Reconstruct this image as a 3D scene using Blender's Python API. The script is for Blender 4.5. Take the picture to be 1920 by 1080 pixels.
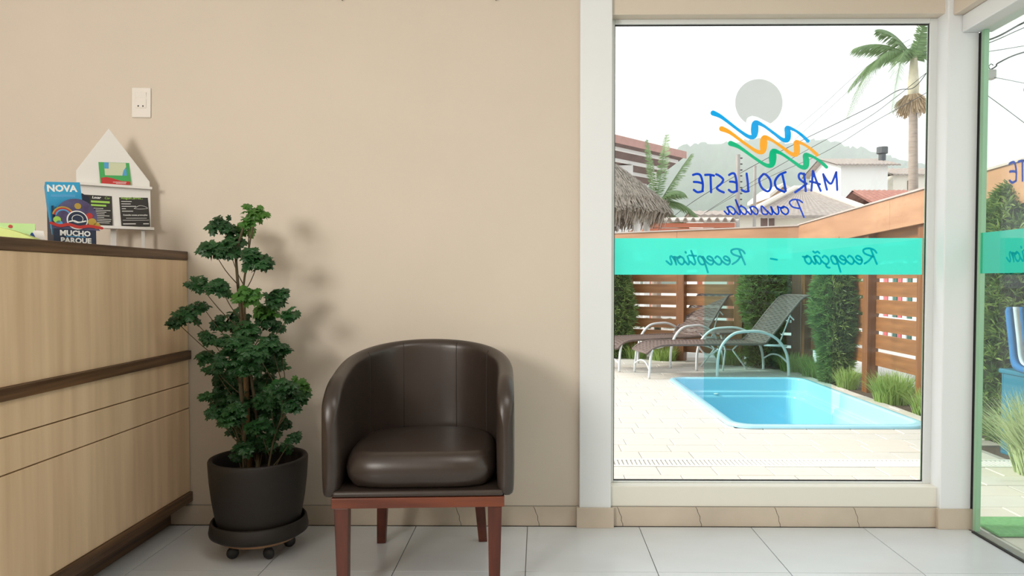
import bpy, bmesh, math, random
from mathutils import Vector, Matrix, Euler
random.seed(7)
C = bpy.context.scene.collection
for o in list(bpy.data.objects): bpy.data.objects.remove(o)
S = bpy.context.scene
R = math.radians

# ------------------------------------------------------------------ camera
F = 1350.0; CX, CY = 996.0, 565.0; PITCH, YAW = R(1.7), R(0.6); EYE = Vector((0, 0, 1.0))
cd = bpy.data.cameras.new('camera'); cam = bpy.data.objects.new('camera', cd); C.objects.link(cam)
cam.location = EYE; cam.rotation_euler = (R(90) - PITCH, 0, YAW)
cd.sensor_width = 36; cd.lens = F / 1920 * 36
cd.shift_x = -(CX - 960) / 1920; cd.shift_y = (CY - 540) / 1920
cd.clip_end = 1500; cd.clip_start = 0.02
S.camera = cam
# ------------------------------------------------------------------ sky
W = bpy.data.worlds.new('overcast_sky'); S.world = W; W.use_nodes = True
bg = W.node_tree.nodes['Background']; bg.inputs[0].default_value = (0.955, 0.975, 1.0, 1); bg.inputs[1].default_value = 1.45
# hazy low sun
sd = bpy.data.lights.new('sun', 'SUN'); sun = bpy.data.objects.new('sun', sd); C.objects.link(sun)
sd.energy = 4.0; sd.angle = R(12); sd.color = (1.0, 0.95, 0.86)
sun.rotation_euler = Vector((0.88, -0.06, -0.52)).to_track_quat('-Z', 'Y').to_euler(); sun.location = (-20, 5, 30)
# room lamps: daylight of the rear window (frame built further down) and an added overhead fill
def area(name, loc, aim, sx, sy, power, col):
    d = bpy.data.lights.new(name, 'AREA'); d.shape = 'RECTANGLE'; d.size = sx; d.size_y = sy; d.energy = power; d.color = col
    o = bpy.data.objects.new(name, d); C.objects.link(o); o.location = loc
    o.rotation_euler = (Vector(aim) - Vector(loc)).to_track_quat('-Z', 'Y').to_euler(); return o
area('rear_window_daylight', (-2.05, -1.42, 1.75), (-0.9, 2.9, 1.25), 1.0, 0.9, 84, (1.0, 0.95, 0.88))
area('added_overhead_fill', (0.5, 0.6, 2.60), (0.5, 0.6, 0), 1.15, 1.15, 23, (1.0, 0.96, 0.90))  # unseen fill lamp without a fixture, added to brighten room and counter
S.view_settings.view_transform = 'Standard'; S.view_settings.look = 'None'
S.cycles.volume_bounces = 4; S.cycles.transparent_max_bounces = 24
S.view_settings.exposure = 0.0; S.view_settings.gamma = 1.0; S.view_settings.use_curve_mapping = False

# ------------------------------------------------------------------ helpers
RM = cam.rotation_euler.to_matrix()
def ray(px, py): return RM @ Vector(((px - CX) / F, -(py - CY) / F, -1.0))
def at(px, py, D):
    d = ray(px, py); return EYE + d * (D / d.y)
def atz(px, py, z):
    d = ray(px, py); return EYE + d * ((z - 1.0) / d.z)
def lin(c):
    return tuple(((v / 255) / 12.92 if v / 255 <= 0.04045 else ((v / 255 + 0.055) / 1.055) ** 2.4) for v in c)

class MB:
    def __init__(s): s.v = []; s.f = []
    def add(s, vs, fs):
        n = len(s.v); s.v += [tuple(v) for v in vs]; s.f += [tuple(i + n for i in f) for f in fs]; return s
    def box(s, a, b):
        x0, y0, z0 = a; x1, y1, z1 = b
        return s.add([(x0,y0,z0),(x1,y0,z0),(x1,y1,z0),(x0,y1,z0),(x0,y0,z1),(x1,y0,z1),(x1,y1,z1),(x0,y1,z1)],
                     [(3,2,1,0),(4,5,6,7),(0,1,5,4),(1,2,6,5),(2,3,7,6),(3,0,4,7)])
    def prism(s, poly, ax, a, b):
        """polygon of 2D points extruded from a to b along axis ax (0,1,2)"""
        n = len(poly)
        def mk(p, h):
            q = list(p); q.insert(ax, h); return tuple(q)
        vs = [mk(p, a) for p in poly] + [mk(p, b) for p in poly]
        fs = [tuple(range(n)), tuple(reversed(range(n, 2 * n)))] + [(i, i + n, (i + 1) % n + n, (i + 1) % n) for i in range(n)]
        return s.add(vs, fs)
    def tube(s, pts, r, k=8, caps=True):
        pts = [Vector(p) for p in pts]; n = len(pts); rr = r if isinstance(r, (list, tuple)) else [r] * n
        rings = []; up = None
        for i, p in enumerate(pts):
            t = (pts[min(i + 1, n - 1)] - pts[max(i - 1, 0)]).normalized()
            if up is None:
                up = Vector((0, 0, 1)) if abs(t.z) < .9 else Vector((1, 0, 0))
            a = (up - t * up.dot(t)).normalized(); b = t.cross(a); up = a
            rings.append([p + (a * math.cos(2*math.pi*j/k) + b * math.sin(2*math.pi*j/k)) * rr[i] for j in range(k)])
        vs = [v for rg in rings for v in rg]
        fs = [(i*k+j, i*k+(j+1)%k, (i+1)*k+(j+1)%k, (i+1)*k+j) for i in range(n-1) for j in range(k)]
        if caps: fs += [tuple(reversed(range(k))), tuple(range((n-1)*k, n*k))]
        return s.add(vs, fs)
    def lathe(s, prof, k=32, c=(0,0,0)):
        vs = [(c[0]+r*math.cos(2*math.pi*j/k), c[1]+r*math.sin(2*math.pi*j/k), c[2]+z) for r, z in prof for j in range(k)]
        fs = [(i*k+j, i*k+(j+1)%k, (i+1)*k+(j+1)%k, (i+1)*k+j) for i in range(len(prof)-1) for j in range(k)]
        return s.add(vs, fs)
    def quad(s, a, b, c, d): return s.add([a, b, c, d], [(0, 1, 2, 3)])
    def mesh(s, name):
        m = bpy.data.meshes.new(name); m.from_pydata(s.v, [], s.f); m.update(); return m
    def build(s, name, mt, parent=None, smooth=False, bevel=0, loc=None, fix=True, seg=2):
        m = s.mesh(name)
        if fix:
            bm = bmesh.new(); bm.from_mesh(m); bmesh.ops.recalc_face_normals(bm, faces=bm.faces); bm.to_mesh(m); bm.free()
        if smooth:
            for p in m.polygons: p.use_smooth = True
        return link(name, m, mt, parent, bevel, loc, seg)
def link(name, m, mt, parent=None, bevel=0, loc=None, seg=2):
    if mt is not None and not m.materials: m.materials.append(mt)
    o = bpy.data.objects.new(name, m); C.objects.link(o)
    if parent: o.parent = parent
    if loc is not None: o.location = loc
    if bevel:
        b = o.modifiers.new('bevel', 'BEVEL'); b.width = bevel; b.segments = seg; b.limit_method = 'ANGLE'; b.angle_limit = R(40)
    return o
def smooth_sub(o, lv=1):
    m = o.modifiers.new('sub', 'SUBSURF'); m.levels = lv; m.render_levels = lv
    for p in o.data.polygons: p.use_smooth = True
    return o
def tag(o, label, cat, group=None):
    o['label'] = label; o['category'] = cat
    if group: o['group'] = group
    return o
def thing(name, label, cat, loc=(0,0,0), rz=0, group=None):
    o = bpy.data.objects.new(name, None); C.objects.link(o); o.location = loc; o.rotation_euler = (0, 0, rz); o.empty_display_size = .1
    return tag(o, label, cat, group)
def struct(o, label=None):
    o['kind'] = 'structure'
    if label: o['label'] = label
    return o
def copy_tree(o, parent=None):
    c = o.copy(); C.objects.link(c); c.parent = parent
    for ch in [k for k in bpy.data.objects if k.parent is o]: copy_tree(ch, c)
    return c
def crom(pts, n=6, closed=False):
    """Catmull-Rom through points of any dimension"""
    out = []; L = len(pts)
    idx = (lambda i: pts[i % L]) if closed else (lambda i: pts[max(0, min(L - 1, i))])
    for i in range(L if closed else L - 1):
        p0, p1, p2, p3 = idx(i-1), idx(i), idx(i+1), idx(i+2)
        for k in range(n):
            t = k / n
            out.append(tuple(.5*((2*b)+(-a+c)*t+(2*a-5*b+4*c-d)*t*t+(-a+3*b-3*c+d)*t**3) for a,b,c,d in zip(p0,p1,p2,p3)))
    if not closed: out.append(tuple(pts[-1]))
    return out

# ------------------------------------------------------------------ materials
def mat(name, col, rough=.6, metal=0.0, spec=.5, var=0.0, vscale=6.0, col2=None, stretch=(1,1,1), bump=0.0, bscale=80.0, coat=0.0, detail=4, sheen=0, transl=0):
    m = bpy.data.materials.new(name); m.use_nodes = True; nt = m.node_tree; N = nt.nodes; L = nt.links
    b = N['Principled BSDF']; b.inputs['Roughness'].default_value = rough; b.inputs['Metallic'].default_value = metal
    b.inputs['Specular IOR Level'].default_value = spec; b.inputs['Coat Weight'].default_value = coat
    b.inputs['Base Color'].default_value = (*col, 1)
    tc = N.new('ShaderNodeTexCoord'); mp = N.new('ShaderNodeMapping'); mp.inputs['Scale'].default_value = stretch
    L.new(tc.outputs['Object'], mp.inputs[0])
    if col2 is None and var: col2 = tuple(c * (1 - var) for c in col)
    if col2 is not None:
        nz = N.new('ShaderNodeTexNoise'); nz.inputs['Scale'].default_value = vscale; nz.inputs['Detail'].default_value = detail
        rp = N.new('ShaderNodeValToRGB'); rp.color_ramp.elements[0].color = (*col2, 1); rp.color_ramp.elements[1].color = (*col, 1)
        rp.color_ramp.elements[0].position = .32; rp.color_ramp.elements[1].position = .68
        L.new(mp.outputs[0], nz.inputs[0]); L.new(nz.outputs[0], rp.inputs[0]); L.new(rp.outputs[0], b.inputs['Base Color'])
    if bump:
        n2 = N.new('ShaderNodeTexNoise'); n2.inputs['Scale'].default_value = bscale; n2.inputs['Detail'].default_value = 3
        bp = N.new('ShaderNodeBump'); bp.inputs['Strength'].default_value = bump; bp.inputs['Distance'].default_value = .01
        L.new(mp.outputs[0], n2.inputs[0]); L.new(n2.outputs[0], bp.inputs['Height']); L.new(bp.outputs[0], b.inputs['Normal'])
    if transl:
        tr = N.new('ShaderNodeBsdfTranslucent'); tr.inputs[0].default_value = (*[min(1, c * 1.6) for c in col], 1)
        mx = N.new('ShaderNodeMixShader'); mx.inputs[0].default_value = transl
        L.new(b.outputs[0], mx.inputs[1]); L.new(tr.outputs[0], mx.inputs[2]); L.new(mx.outputs[0], N['Material Output'].inputs[0])
    return m
def film(name, col, trans, tl_=.82):
    """coloured vinyl on glass: lets part of the light through"""
    m = bpy.data.materials.new(name); m.use_nodes = True; nt = m.node_tree; N = nt.nodes; L = nt.links; N.remove(N['Principled BSDF'])
    tp = N.new('ShaderNodeBsdfTransparent'); tp.inputs[0].default_value = (*col, 1)
    tl = N.new('ShaderNodeBsdfTranslucent'); tl.inputs[0].default_value = (*col, 1)
    df = N.new('ShaderNodeBsdfDiffuse'); df.inputs[0].default_value = (*col, 1)
    m1 = N.new('ShaderNodeMixShader'); m1.inputs[0].default_value = tl_; L.new(df.outputs[0], m1.inputs[1]); L.new(tl.outputs[0], m1.inputs[2])
    m2 = N.new('ShaderNodeMixShader'); m2.inputs[0].default_value = trans; L.new(m1.outputs[0], m2.inputs[1]); L.new(tp.outputs[0], m2.inputs[2])
    L.new(m2.outputs[0], N['Material Output'].inputs[0]); return m
def glass(name, tint=(.985, 1.0, .992), k=1.0):
    m = bpy.data.materials.new(name); m.use_nodes = True; nt = m.node_tree; N = nt.nodes; L = nt.links; N.remove(N['Principled BSDF'])
    tp = N.new('ShaderNodeBsdfTransparent'); tp.inputs[0].default_value = (*tint, 1)
    gl = N.new('ShaderNodeBsdfGlossy'); gl.inputs['Roughness'].default_value = 0.0
    fr = N.new('ShaderNodeFresnel'); ge = N.new('ShaderNodeNewGeometry'); mi = N.new('ShaderNodeMix'); mi.inputs[2].default_value = 1.36; mi.inputs[3].default_value = 1 / 1.36
    L.new(ge.outputs['Backfacing'], mi.inputs[0]); L.new(mi.outputs[0], fr.inputs[0])
    mx = N.new('ShaderNodeMixShader'); L.new(fr.outputs[0], mx.inputs[0]); L.new(tp.outputs[0], mx.inputs[1]); L.new(gl.outputs[0], mx.inputs[2])
    L.new(mx.outputs[0], N['Material Output'].inputs[0]); return m

M = {}
M['wall'] = mat('cream_paint', (.665, .585, .490), .75, var=.03, vscale=2.5, bump=.03, bscale=220)
M['white_paint'] = mat('white_paint', (.79, .82, .84), .55, var=.02, vscale=2)
M['sill_paint'] = mat('sill_paint', (.80, .78, .70), .6, var=.03, vscale=3)
M['ceiling'] = mat('ceiling_paint', (.82, .80, .77), .8, var=.02)
M['tile'] = mat('porcelain_tile', (.69, .72, .75), .22, var=.10, vscale=1.6, stretch=(1, 2.2, 1), spec=.5, bump=.01, bscale=30)
M['grout'] = mat('grout', (.33, .31, .29), .9, var=.1)
M['base_tile'] = mat('skirting_stone', (.60, .51, .41), .55, var=.14, vscale=5, bump=.04, bscale=60)
M['maple'] = mat('maple_laminate', (.86, .65, .43), .42, col2=(.70, .50, .31), vscale=2.2, stretch=(9, 9, .55), detail=6)
M['wenge'] = mat('wenge_laminate', (.165, .088, .042), .40, col2=(.055, .028, .014), vscale=3.0, stretch=(16, .8, 22), detail=6)
M['carcass'] = mat('dark_carcass', (.03, .02, .015), .7, var=.2)
M['plastic_white'] = mat('white_plastic', (.78, .74, .68), .35, var=.01)
M['black'] = mat('black_rubber', (.012, .012, .013), .5, var=.1)
M['alu'] = mat('white_aluminium', (.72, .75, .75), .4, var=.02)
M['glass'] = glass('clear_glass')
M['leather'] = mat('brown_leather', (.040, .028, .0225), .34, var=.12, vscale=7, bump=.025, bscale=300, spec=.55)
M['seam'] = mat('leather_seam', (.022, .015, .012), .6, var=.1)
M['mahogany'] = mat('mahogany', (.115, .027, .013), .32, col2=(.060, .014, .008), vscale=3, stretch=(14, 14, 1.2), detail=5)
M['mahogany_h'] = mat('mahogany_rail', (.19, .048, .020), .32, col2=(.10, .024, .012), vscale=3, stretch=(1.2, 14, 14), detail=5)
M['pot'] = mat('dark_brown_pot', (.015, .011, .0085), .6, var=.15, vscale=4, bump=.05, bscale=120)
M['soil'] = mat('soil', (.018, .012, .008), .95, var=.4, vscale=30, bump=.5, bscale=60)
M['ply'] = mat('plywood', (.36, .20, .10), .6, var=.3, vscale=8)
M['leaf'] = mat('dark_leaf', (.026, .098, .024), .42, col2=(.012, .052, .016), vscale=9, spec=.4, transl=.12)
M['leaf_young'] = mat('young_leaf', (.075, .20, .026), .42, col2=(.035, .125, .020), vscale=9, spec=.4, transl=.2)
M['stem'] = mat('plant_stem', (.10, .075, .035), .7, var=.3, vscale=20)
M['stake'] = mat('bamboo_stake', (.30, .17, .07), .6, var=.25, vscale=20, stretch=(6, 6, 1))

# ================================================================== ROOM SHELL
YW = 2.912          # face of the back wall
YG = 2.980          # inner face of the big pane
XR = 1.725          # glass door plane
XL, YB, ZC = -3.3, -1.6, 2.72
# floor with single tiles
fl = struct(MB().box((XL - .2, YB - .2, -.12), (XR + .06, 3.12, -.006)).build('floor', M['grout']))
tw = .452; jx = at(989, 990, 2.9).x; jy = atz(900, 1071.5, 0).y; g = .0016
tm = MB().box((g, g, -.012), (tw - g, tw - g, 0)).mesh('tile'); tm.materials.append(M['tile'])
ix0 = int((XL - jx) / tw) - 1
for j in range(-6, 1):
    for i in range(ix0, 5):
        x0 = jx + i * tw; y0 = jy + j * tw
        if x0 + tw > XR + .03:
            if x0 > XR: continue
            mb = MB().box((g, g, -.012), (XR - .004 - x0, tw - g, 0)); m_ = mb.mesh('tile'); m_.materials.append(M['tile'])
        else: m_ = tm
        o = bpy.data.objects.new('tile', m_); C.objects.link(o); o.parent = fl; o.location = (x0, y0, 0)
# back wall: solid part, header above the window, sill wall below it
xa = at(1146, 500, YW).x; xb = at(1765, 500, YW).x
zsill = at(1400, 912, YW).z; zhead = at(1400, 27, YW).z
struct(MB().box((XL - .2, YW, 0), (xa, YW + .085, ZC)).build('wall_back', M['wall']))
sillw = struct(MB().box((xa, YW, 0), (xb, YW + .085, zsill)).build('wall_back_sill', M['sill_paint'], bevel=.004))
struct(MB().box((xa, YW - .002, zhead), (XR + .10, YW + .085, ZC)).build('wall_back_header', M['wall'], bevel=.003))
# white pillars either side of the pane
YP = 2.887
x0, x1 = at(1087, 500, YP).x, at(1147, 500, YP).x
struct(MB().box((x0, YP, 0), (x1, YW + .085, ZC)).build('trim_1', M['white_paint'], bevel=.004), 'white pillar between cream wall and window')
PX0, PX1 = at(1770, 500, YP).x, at(1828.5, 500, YP).x
struct(MB().box((PX0, YP, 0), (PX1, YW + .085, ZC)).build('trim_2', M['white_paint'], bevel=.004), 'white corner pillar between window and glass door')
# skirting of stone tiles with wavy broken joints
bb = struct(MB().box((XL, YW - .004, 0), (x0, YW + .001, .08)).build('baseboard_back', M['grout']))
ztop = at(800, 950, 2.9).z
def skirt(parent, xs, yf, ztop, yb):
    for k in range(len(xs) - 1):
        r1, r2 = random.Random(int(xs[k] * 1000)), random.Random(int(xs[k + 1] * 1000))
        def edge(xx, rr, first):
            if rr is None: return [(xx, 0), (xx, ztop)]
            return [(xx + dx, z * ztop) for dx, z in ((.011, 0), (.0105, .12), (.004, .3), (.005, .5), (-.003, .7), (-.007, .88), (-.012, 1))]
        L_ = edge(xs[k] + .0009, None if k == 0 else 1, 0); R_ = edge(xs[k + 1] - .0009, None if k == len(xs) - 2 else 1, 1)
        poly = L_ + R_[::-1]
        MB().prism([(p[0], p[1]) for p in poly], 1, yf, yb).build('tile', M['base_tile'], parent, bevel=.0012)
sp = .3185
xs = [x0]; q = at(1006, 970, 2.9).x
while q > -1.75: xs.insert(0, q); q -= sp
xs.insert(0, -1.95); skirt(bb, xs, 2.900, ztop, YW - .003)
bb2 = struct(MB().box((x1, YW - .004, 0), (PX0, YW + .001, .08)).build('baseboard_window', M['grout']))
xs = [x1]; q = at(1163, 970, 2.9).x
while q < PX0 - .03: xs.append(q); q += sp
xs.append(PX0 - .001); skirt(bb2, xs, 2.900, ztop, YW - .003)
for nm, a_, b_ in (('baseboard_pillar', x0 - .011, x1 + .011), ('baseboard_corner', PX0 - .011, PX1 + .003)):
    zt = at(1117, 953, 2.875).z
    b3 = struct(MB().box((a_ + .003, YP - .002, 0), (b_ - .003, YP + .02, zt - .003)).build(nm, M['grout']))
    MB().box((a_, 2.875, 0), (b_, YP - .001, zt)).build('tile', M['base_tile'], b3, bevel=.0012)
    MB().box((a_, YP, 0), (a_ + .0105, YW - .0125, zt)).build('tile', M['base_tile'], b3, bevel=.001)
# other walls, ceiling (behind and beside the camera)
struct(MB().box((XL - .2, YB - .2, 0), (XL, YW, ZC)).build('wall_left', M['wall']))
wb = MB()
WX0, WX1, WZ0, WZ1 = -2.6, -1.5, 1.25, 2.25
wb.box((XL, YB - .2, 0), (WX0, YB, ZC)).box((WX1, YB - .2, 0), (XR + .1, YB, ZC)).box((WX0, YB - .2, 0), (WX1, YB, WZ0)).box((WX0, YB - .2, WZ1), (WX1, YB, ZC))
struct(wb.build('wall_rear', M['wall']))
wf = MB()
for a, b in (((WX0, WZ0), (WX0 + .05, WZ1)), ((WX1 - .05, WZ0), (WX1, WZ1)), ((WX0, WZ0), (WX1, WZ0 + .05)), ((WX0, WZ1 - .05), (WX1, WZ1))):
    wf.box((a[0], YB - .08, a[1]), (b[0], YB - .03, b[1]))
struct(wf.build('window_2', M['alu']))
struct(MB().box((XL - .2, YB - .2, ZC), (XR + .15, 3.12, ZC + .12)).build('ceiling', M['ceiling']))
wr = struct(MB().box((XR - .03, YB, 0), (XR + .12, .6, ZC)).build('wall_right', M['wall']))
# beam and sliding track above the glass door
struct(MB().box((at(1795, 15, 2.86).x, .6, at(1818, 24, 2.86).z), (XR + .12, YP, ZC)).build('wall_right_header', M['wall'], bevel=.004))

# ------------------------------------------------------------------ big fixed window
def rect_ring(mb, xo0, xo1, zo0, zo1, xi0, xi1, zi0, zi1, y0, y1):
    mb.box((xo0, y0, zo0), (xi0, y1, zo1)); mb.box((xi1, y0, zo0), (xo1, y1, zo1))
    mb.box((xi0, y0, zo0), (xi1, y1, zi0)); mb.box((xi0, y0, zi1), (xi1, y1, zo1)); return mb
YF = 2.962
gx0, gx1 = at(1153, 470, YF).x, at(1736, 470, YF).x
gz0, gz1 = at(1440, 901, YF).z, at(1440, 46, YF).z
w1 = bpy.data.objects.new('window_1', None); C.objects.link(w1); struct(w1, 'tall fixed window with teal band and mirrored lettering')
fx1 = at(1757, 470, YF).x
rect_ring(MB(), xa + .001, xb - .001, zsill - .0, zhead + .0, gx0 - .0035, gx1 + .004, gz0 - .004, gz1 + .004, YF, YG + .008).build('window_frame', M['alu'], w1, bevel=.002)
rect_ring(MB(), gx0 - .0040, gx1 + .0045, gz0 - .0045, gz1 + .0045, gx0, gx1, gz0, gz1, YF + .010, YG - .0005).build('gasket', M['black'], w1)
M['edge'] = mat('green_glass_edge', (.27, .42, .28), .2, var=.1)
MB().box((gx0 - .002, YG, gz0 - .002), (gx1 + .002, YG + .008, gz1 + .002)).build('pane', M['glass'], w1)
ex = at(1731.5, 470, YG).x
MB().box((ex, YG - .006, gz0), (gx1 + .001, YG - .001, gz1)).build('glass_edge', M['edge'], w1)

# ------------------------------------------------------------------ vinyl on the glass
YD = YG + .0085
M['teal'] = film('teal_film', (.085, .90, .74), .12)
M['teal_ink'] = film('teal_lettering', (.0, .50, .62), .05, .1)
M['blue_ink'] = film('blue_lettering', (.0, .055, .55), .0)
M['v_blue'] = film('blue_vinyl', (.0, .38, .84), .0)
M['v_orange'] = film('orange_vinyl', (.95, .40, .025), .0)
M['v_green'] = film('green_vinyl', (.0, .47, .22), .0)
M['v_grey'] = film('grey_frost', (.62, .65, .64), .12)
M['v_white'] = film('white_vinyl', (.98, .98, .98), .1, .95)
WC = at(1440, 300, YD)      # logo anchor on the pane
def loc2(px, py):           # pixel -> local (right, up) metres on the pane
    p = at(px, py, YD); return (p.x - WC.x, p.z - WC.z)
def ribbon(path, th=.0006):
    """flat ribbon of varying width; path = [(u, v, width)]"""
    out = MB(); n = len(path)
    L_, R_ = [], []
    for i in range(n):
        a, b = path[max(0, i - 1)], path[min(n - 1, i + 1)]
        dx, dy = b[0] - a[0], b[1] - a[1]; l = math.hypot(dx, dy) or 1e-9; nx, ny = -dy / l, dx / l; w = path[i][2] / 2
        L_.append((path[i][0] + nx * w, path[i][1] + ny * w)); R_.append((path[i][0] - nx * w, path[i][1] - ny * w))
    vs = [(p[0], 0, p[1]) for p in L_ + R_]; fs = []
    for i in range(n - 1):
        fs += [(i, i + 1, n + i + 1, n + i)]
    out.add(vs, fs)
    for e in (0, n - 1):                                   # round ends
        u, v, w = path[e]; k = 12
        a, b = path[e], path[1 if e == 0 else n - 2]; an = math.atan2(a[1] - b[1], a[0] - b[0])
        ring = [(u + w / 2 * math.cos(an + math.pi * (j / k - .5)), 0, v + w / 2 * math.sin(an + math.pi * (j / k - .5))) for j in range(k + 1)]
        out.add(ring, [tuple(range(k + 1))])
    return out
def join(mbs):
    o = MB()
    for m_ in mbs: o.add(m_.v, m_.f)
    return o
px_m = (at(1441, 300, YD) - at(1440, 300, YD)).x
c7 = lambda x, y: (1270 + x / 3.724, 130 + y / 3.724)
DEC = []                                # (name, mesh, material, layer)
def stroke(pts, w, n=5, sharp=False):
    q = [(*loc2(*p), w * px_m) for p in pts]
    return ribbon(q if sharp or len(q) < 3 else crom(q, n))
# frosted disc
a0 = math.atan2(-(378 - 233), 650 - 570); a1 = math.atan2(-(370 - 233), 482 - 570) + 2 * math.pi
pts_ = [(570 + 166 * math.cos(a0 + (a1 - a0) * k / 56), 233 - 166 * math.sin(a0 + (a1 - a0) * k / 56)) for k in range(57)] + [(486, 346), (500, 332), (526, 325), (560, 333), (610, 358)]
dk = [loc2(*c7(*p)) for p in pts_]; DEC.append(('disc', MB().add([(a, 0, b) for a, b in dk], [tuple(range(len(dk)))]), 'v_grey', 1))
wv = [(250,305,30),(290,322,24),(330,348,19),(430,425,17),(500,470,22),(535,464,34),(541,415,44),(547,374,32),(600,392,17),(680,450,17),(735,490,22),(768,490,32),(772,445,36),(768,408,26),(820,425,15),(870,460,17),(912,500,20)]
for nm, dx, dy, mt_ in (('blue_wave', 0, 0, 'v_blue'), ('orange_wave', 60, 110, 'v_orange'), ('green_wave', 122, 212, 'v_green')):
    sx = 1 + (8 if nm == 'green_wave' else 4 if nm == 'orange_wave' else 0) / 660
    q = [(*loc2(*c7(250 + (x - 250) * sx + dx, y + dy - (x - 250) * (.045 if nm == 'green_wave' else .02 if nm == 'orange_wave' else 0))), w * 1.22 / 3.724 * px_m) for x, y, w in wv]
    DEC.append((nm, ribbon(crom(q, 6)), mt_, 0))
LET = [  # brush capitals as seen from inside (mirrored)
 [[(1110,718),(1114,780),(1117,842)], [(1109,720),(1092,765),(1074,798),(1050,782),(1022,738)], [(1019,732),(1032,790),(1045,840)]],
 [[(947,710),(942,780),(936,846)], [(947,710),(972,780),(1001,848)], [(928,783),(960,790),(996,802)]],
 [[(884,728),(892,790),(897,850)], [(892,736),(862,726),(848,742),(858,770),(902,800)], [(902,798),(868,826),(824,858)]],
 [[(735,740),(748,800),(757,848)], [(756,718),(712,738),(682,784),(696,830),(748,856)]],
 [[(600,732),(572,770),(590,826),(632,852),(654,822),(648,770),(618,735),(600,732)]],
 [[(484,728),(492,790),(496,850)], [(498,850),(474,854),(450,842)]],
 [[(362,737),(384,726),(402,734),(414,790),(416,846)], [(368,784),(394,786),(414,794)], [(360,842),(384,858),(416,850)]],
 [[(272,733),(292,742),(320,768),(308,796),(276,826),(294,846),(324,859)]],
 [[(195,737),(225,736),(256,742)], [(232,738),(234,800),(236,858)]],
 [[(110,737),(140,730),(164,744),(178,800),(176,850)], [(116,786),(146,788),(176,796)], [(116,842),(142,858),(178,850)]]]
DEC.append(('lettering', join([stroke([c7(*p) for p in s_], 4.3) for l_ in LET for s_ in l_]), 'blue_ink', 0))
# a small script alphabet (x-height 1)
GL = {
 'e': (.78, [[(.1,.45),(.45,.55),(.62,.82),(.42,1),(.15,.75),(.1,.32),(.3,0),(.55,.08),(.82,.42)]]),
 'c': (.74, [[(.62,.8),(.42,1),(.15,.72),(.1,.3),(.3,0),(.55,.08),(.78,.4)]]),
 'p': (.85, [[(.05,.5),(.26,1.0),(.12,.1),(.0,-.95)], [(.2,.65),(.46,1),(.7,.75),(.58,.12),(.3,.0),(.14,.2)]]),
 't': (.60, [[(.36,1.65),(.2,.7),(.16,.2),(.32,0),(.6,.35)], [(-.02,1.05),(.3,1.08),(.62,1.12)]]),
 'i': (.48, [[(.18,1),(.12,.3),(.25,0),(.5,.38)], [(.27,1.42),(.29,1.47),(.31,1.52)]]),
 'o': (.80, [[(.4,1),(.13,.75),(.1,.3),(.35,0),(.62,.28),(.66,.75),(.4,1),(.5,.8),(.82,.9)]]),
 'n': (.95, [[(.05,.6),(.16,1),(.06,0)], [(.08,.4),(.35,1),(.52,.85),(.46,.2),(.6,0),(.92,.42)]]),
 'a': (.92, [[(.62,.9),(.4,1),(.13,.7),(.1,.25),(.3,0),(.58,.5),(.68,1),(.6,.25),(.72,0),(.95,.4)]]),
 'u': (.95, [[(.1,1),(.08,.3),(.25,0),(.5,.35),(.64,1),(.6,.2),(.74,0),(.98,.42)]]),
 's': (.72, [[(.0,.25),(.42,1.05),(.5,.5),(.45,.1),(.2,0),(.05,.12)]]),
 'd': (.92, [[(.62,.9),(.4,1),(.13,.7),(.1,.25),(.3,0),(.58,.5),(.82,1.9),(.62,.25),(.74,0),(.95,.4)]]),
 'R': (1.30, [[(.36,1.7),(.22,.9),(.05,0)], [(-.1,1.35),(.1,1.72),(.6,1.9),(1.1,1.7),(1.0,1.25),(.3,.9)], [(.36,.92),(.75,.4),(1.2,.05)]]),
 'P': (1.10, [[(.36,1.8),(.22,.9),(.02,-.35)], [(-.05,1.5),(.2,1.8),(.65,1.85),(.98,1.5),(.8,.95),(.3,.75)]]),
 'ç': (.74, [[(.62,.8),(.42,1),(.15,.72),(.1,.3),(.3,0),(.55,.08),(.78,.4)], [(.36,0),(.42,-.22),(.3,-.42),(.12,-.45)]]),
 'ã': (.92, [[(.62,.9),(.4,1),(.13,.7),(.1,.25),(.3,0),(.58,.5),(.68,1),(.6,.25),(.72,0),(.95,.4)], [(.12,1.32),(.28,1.5),(.5,1.36),(.68,1.52)]])}
def script(word, pxr, pxl, base, xh, w, slant=.28):
    """mirrored word: reading start at pxr (right), end at pxl (left); base line and x-height in pixels"""
    adv = sum(GL[c][0] for c in word); sx = (pxr - pxl) / adv; out = []; u = 0
    for c in word:
        a, ss = GL[c]
        for s_ in ss: out.append(stroke([(pxr - (u + p[0]) * sx - slant * p[1] * xh * .6, base - p[1] * xh) for p in s_], w, 5))
        u += a
    return join(out)
DEC.append(('script_lettering', script('Pousada', 1507, 1360, 402, 15, 3.1), 'blue_ink', 0))
bz0, bz1 = loc2(1440, 515)[1], loc2(1440, 446.5)[1]
DEC.append(('script_lettering', join([script('Recepção', 1645, 1508, 495, 15.5, 3.6), script('Reception', 1398, 1250, 496, 15.5, 3.6), stroke([(1457, 487), (1451, 486), (1445, 485)], 3.4)]), 'teal_ink', -1))
bl, br = gx0 - WC.x, gx1 - WC.x
DEC.append(('colour_band', MB().quad((bl, 0, bz0), (br, 0, bz0), (br, 0, bz1), (bl, 0, bz1)), 'teal', 0))
dec_meshes = []
for nm, mb, mt_, lay in DEC:
    o = mb.build(nm, M[mt_], w1, loc=(WC.x, YD + .0007 * (lay + 1), WC.z)); dec_meshes.append((nm, o.data, lay))

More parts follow.
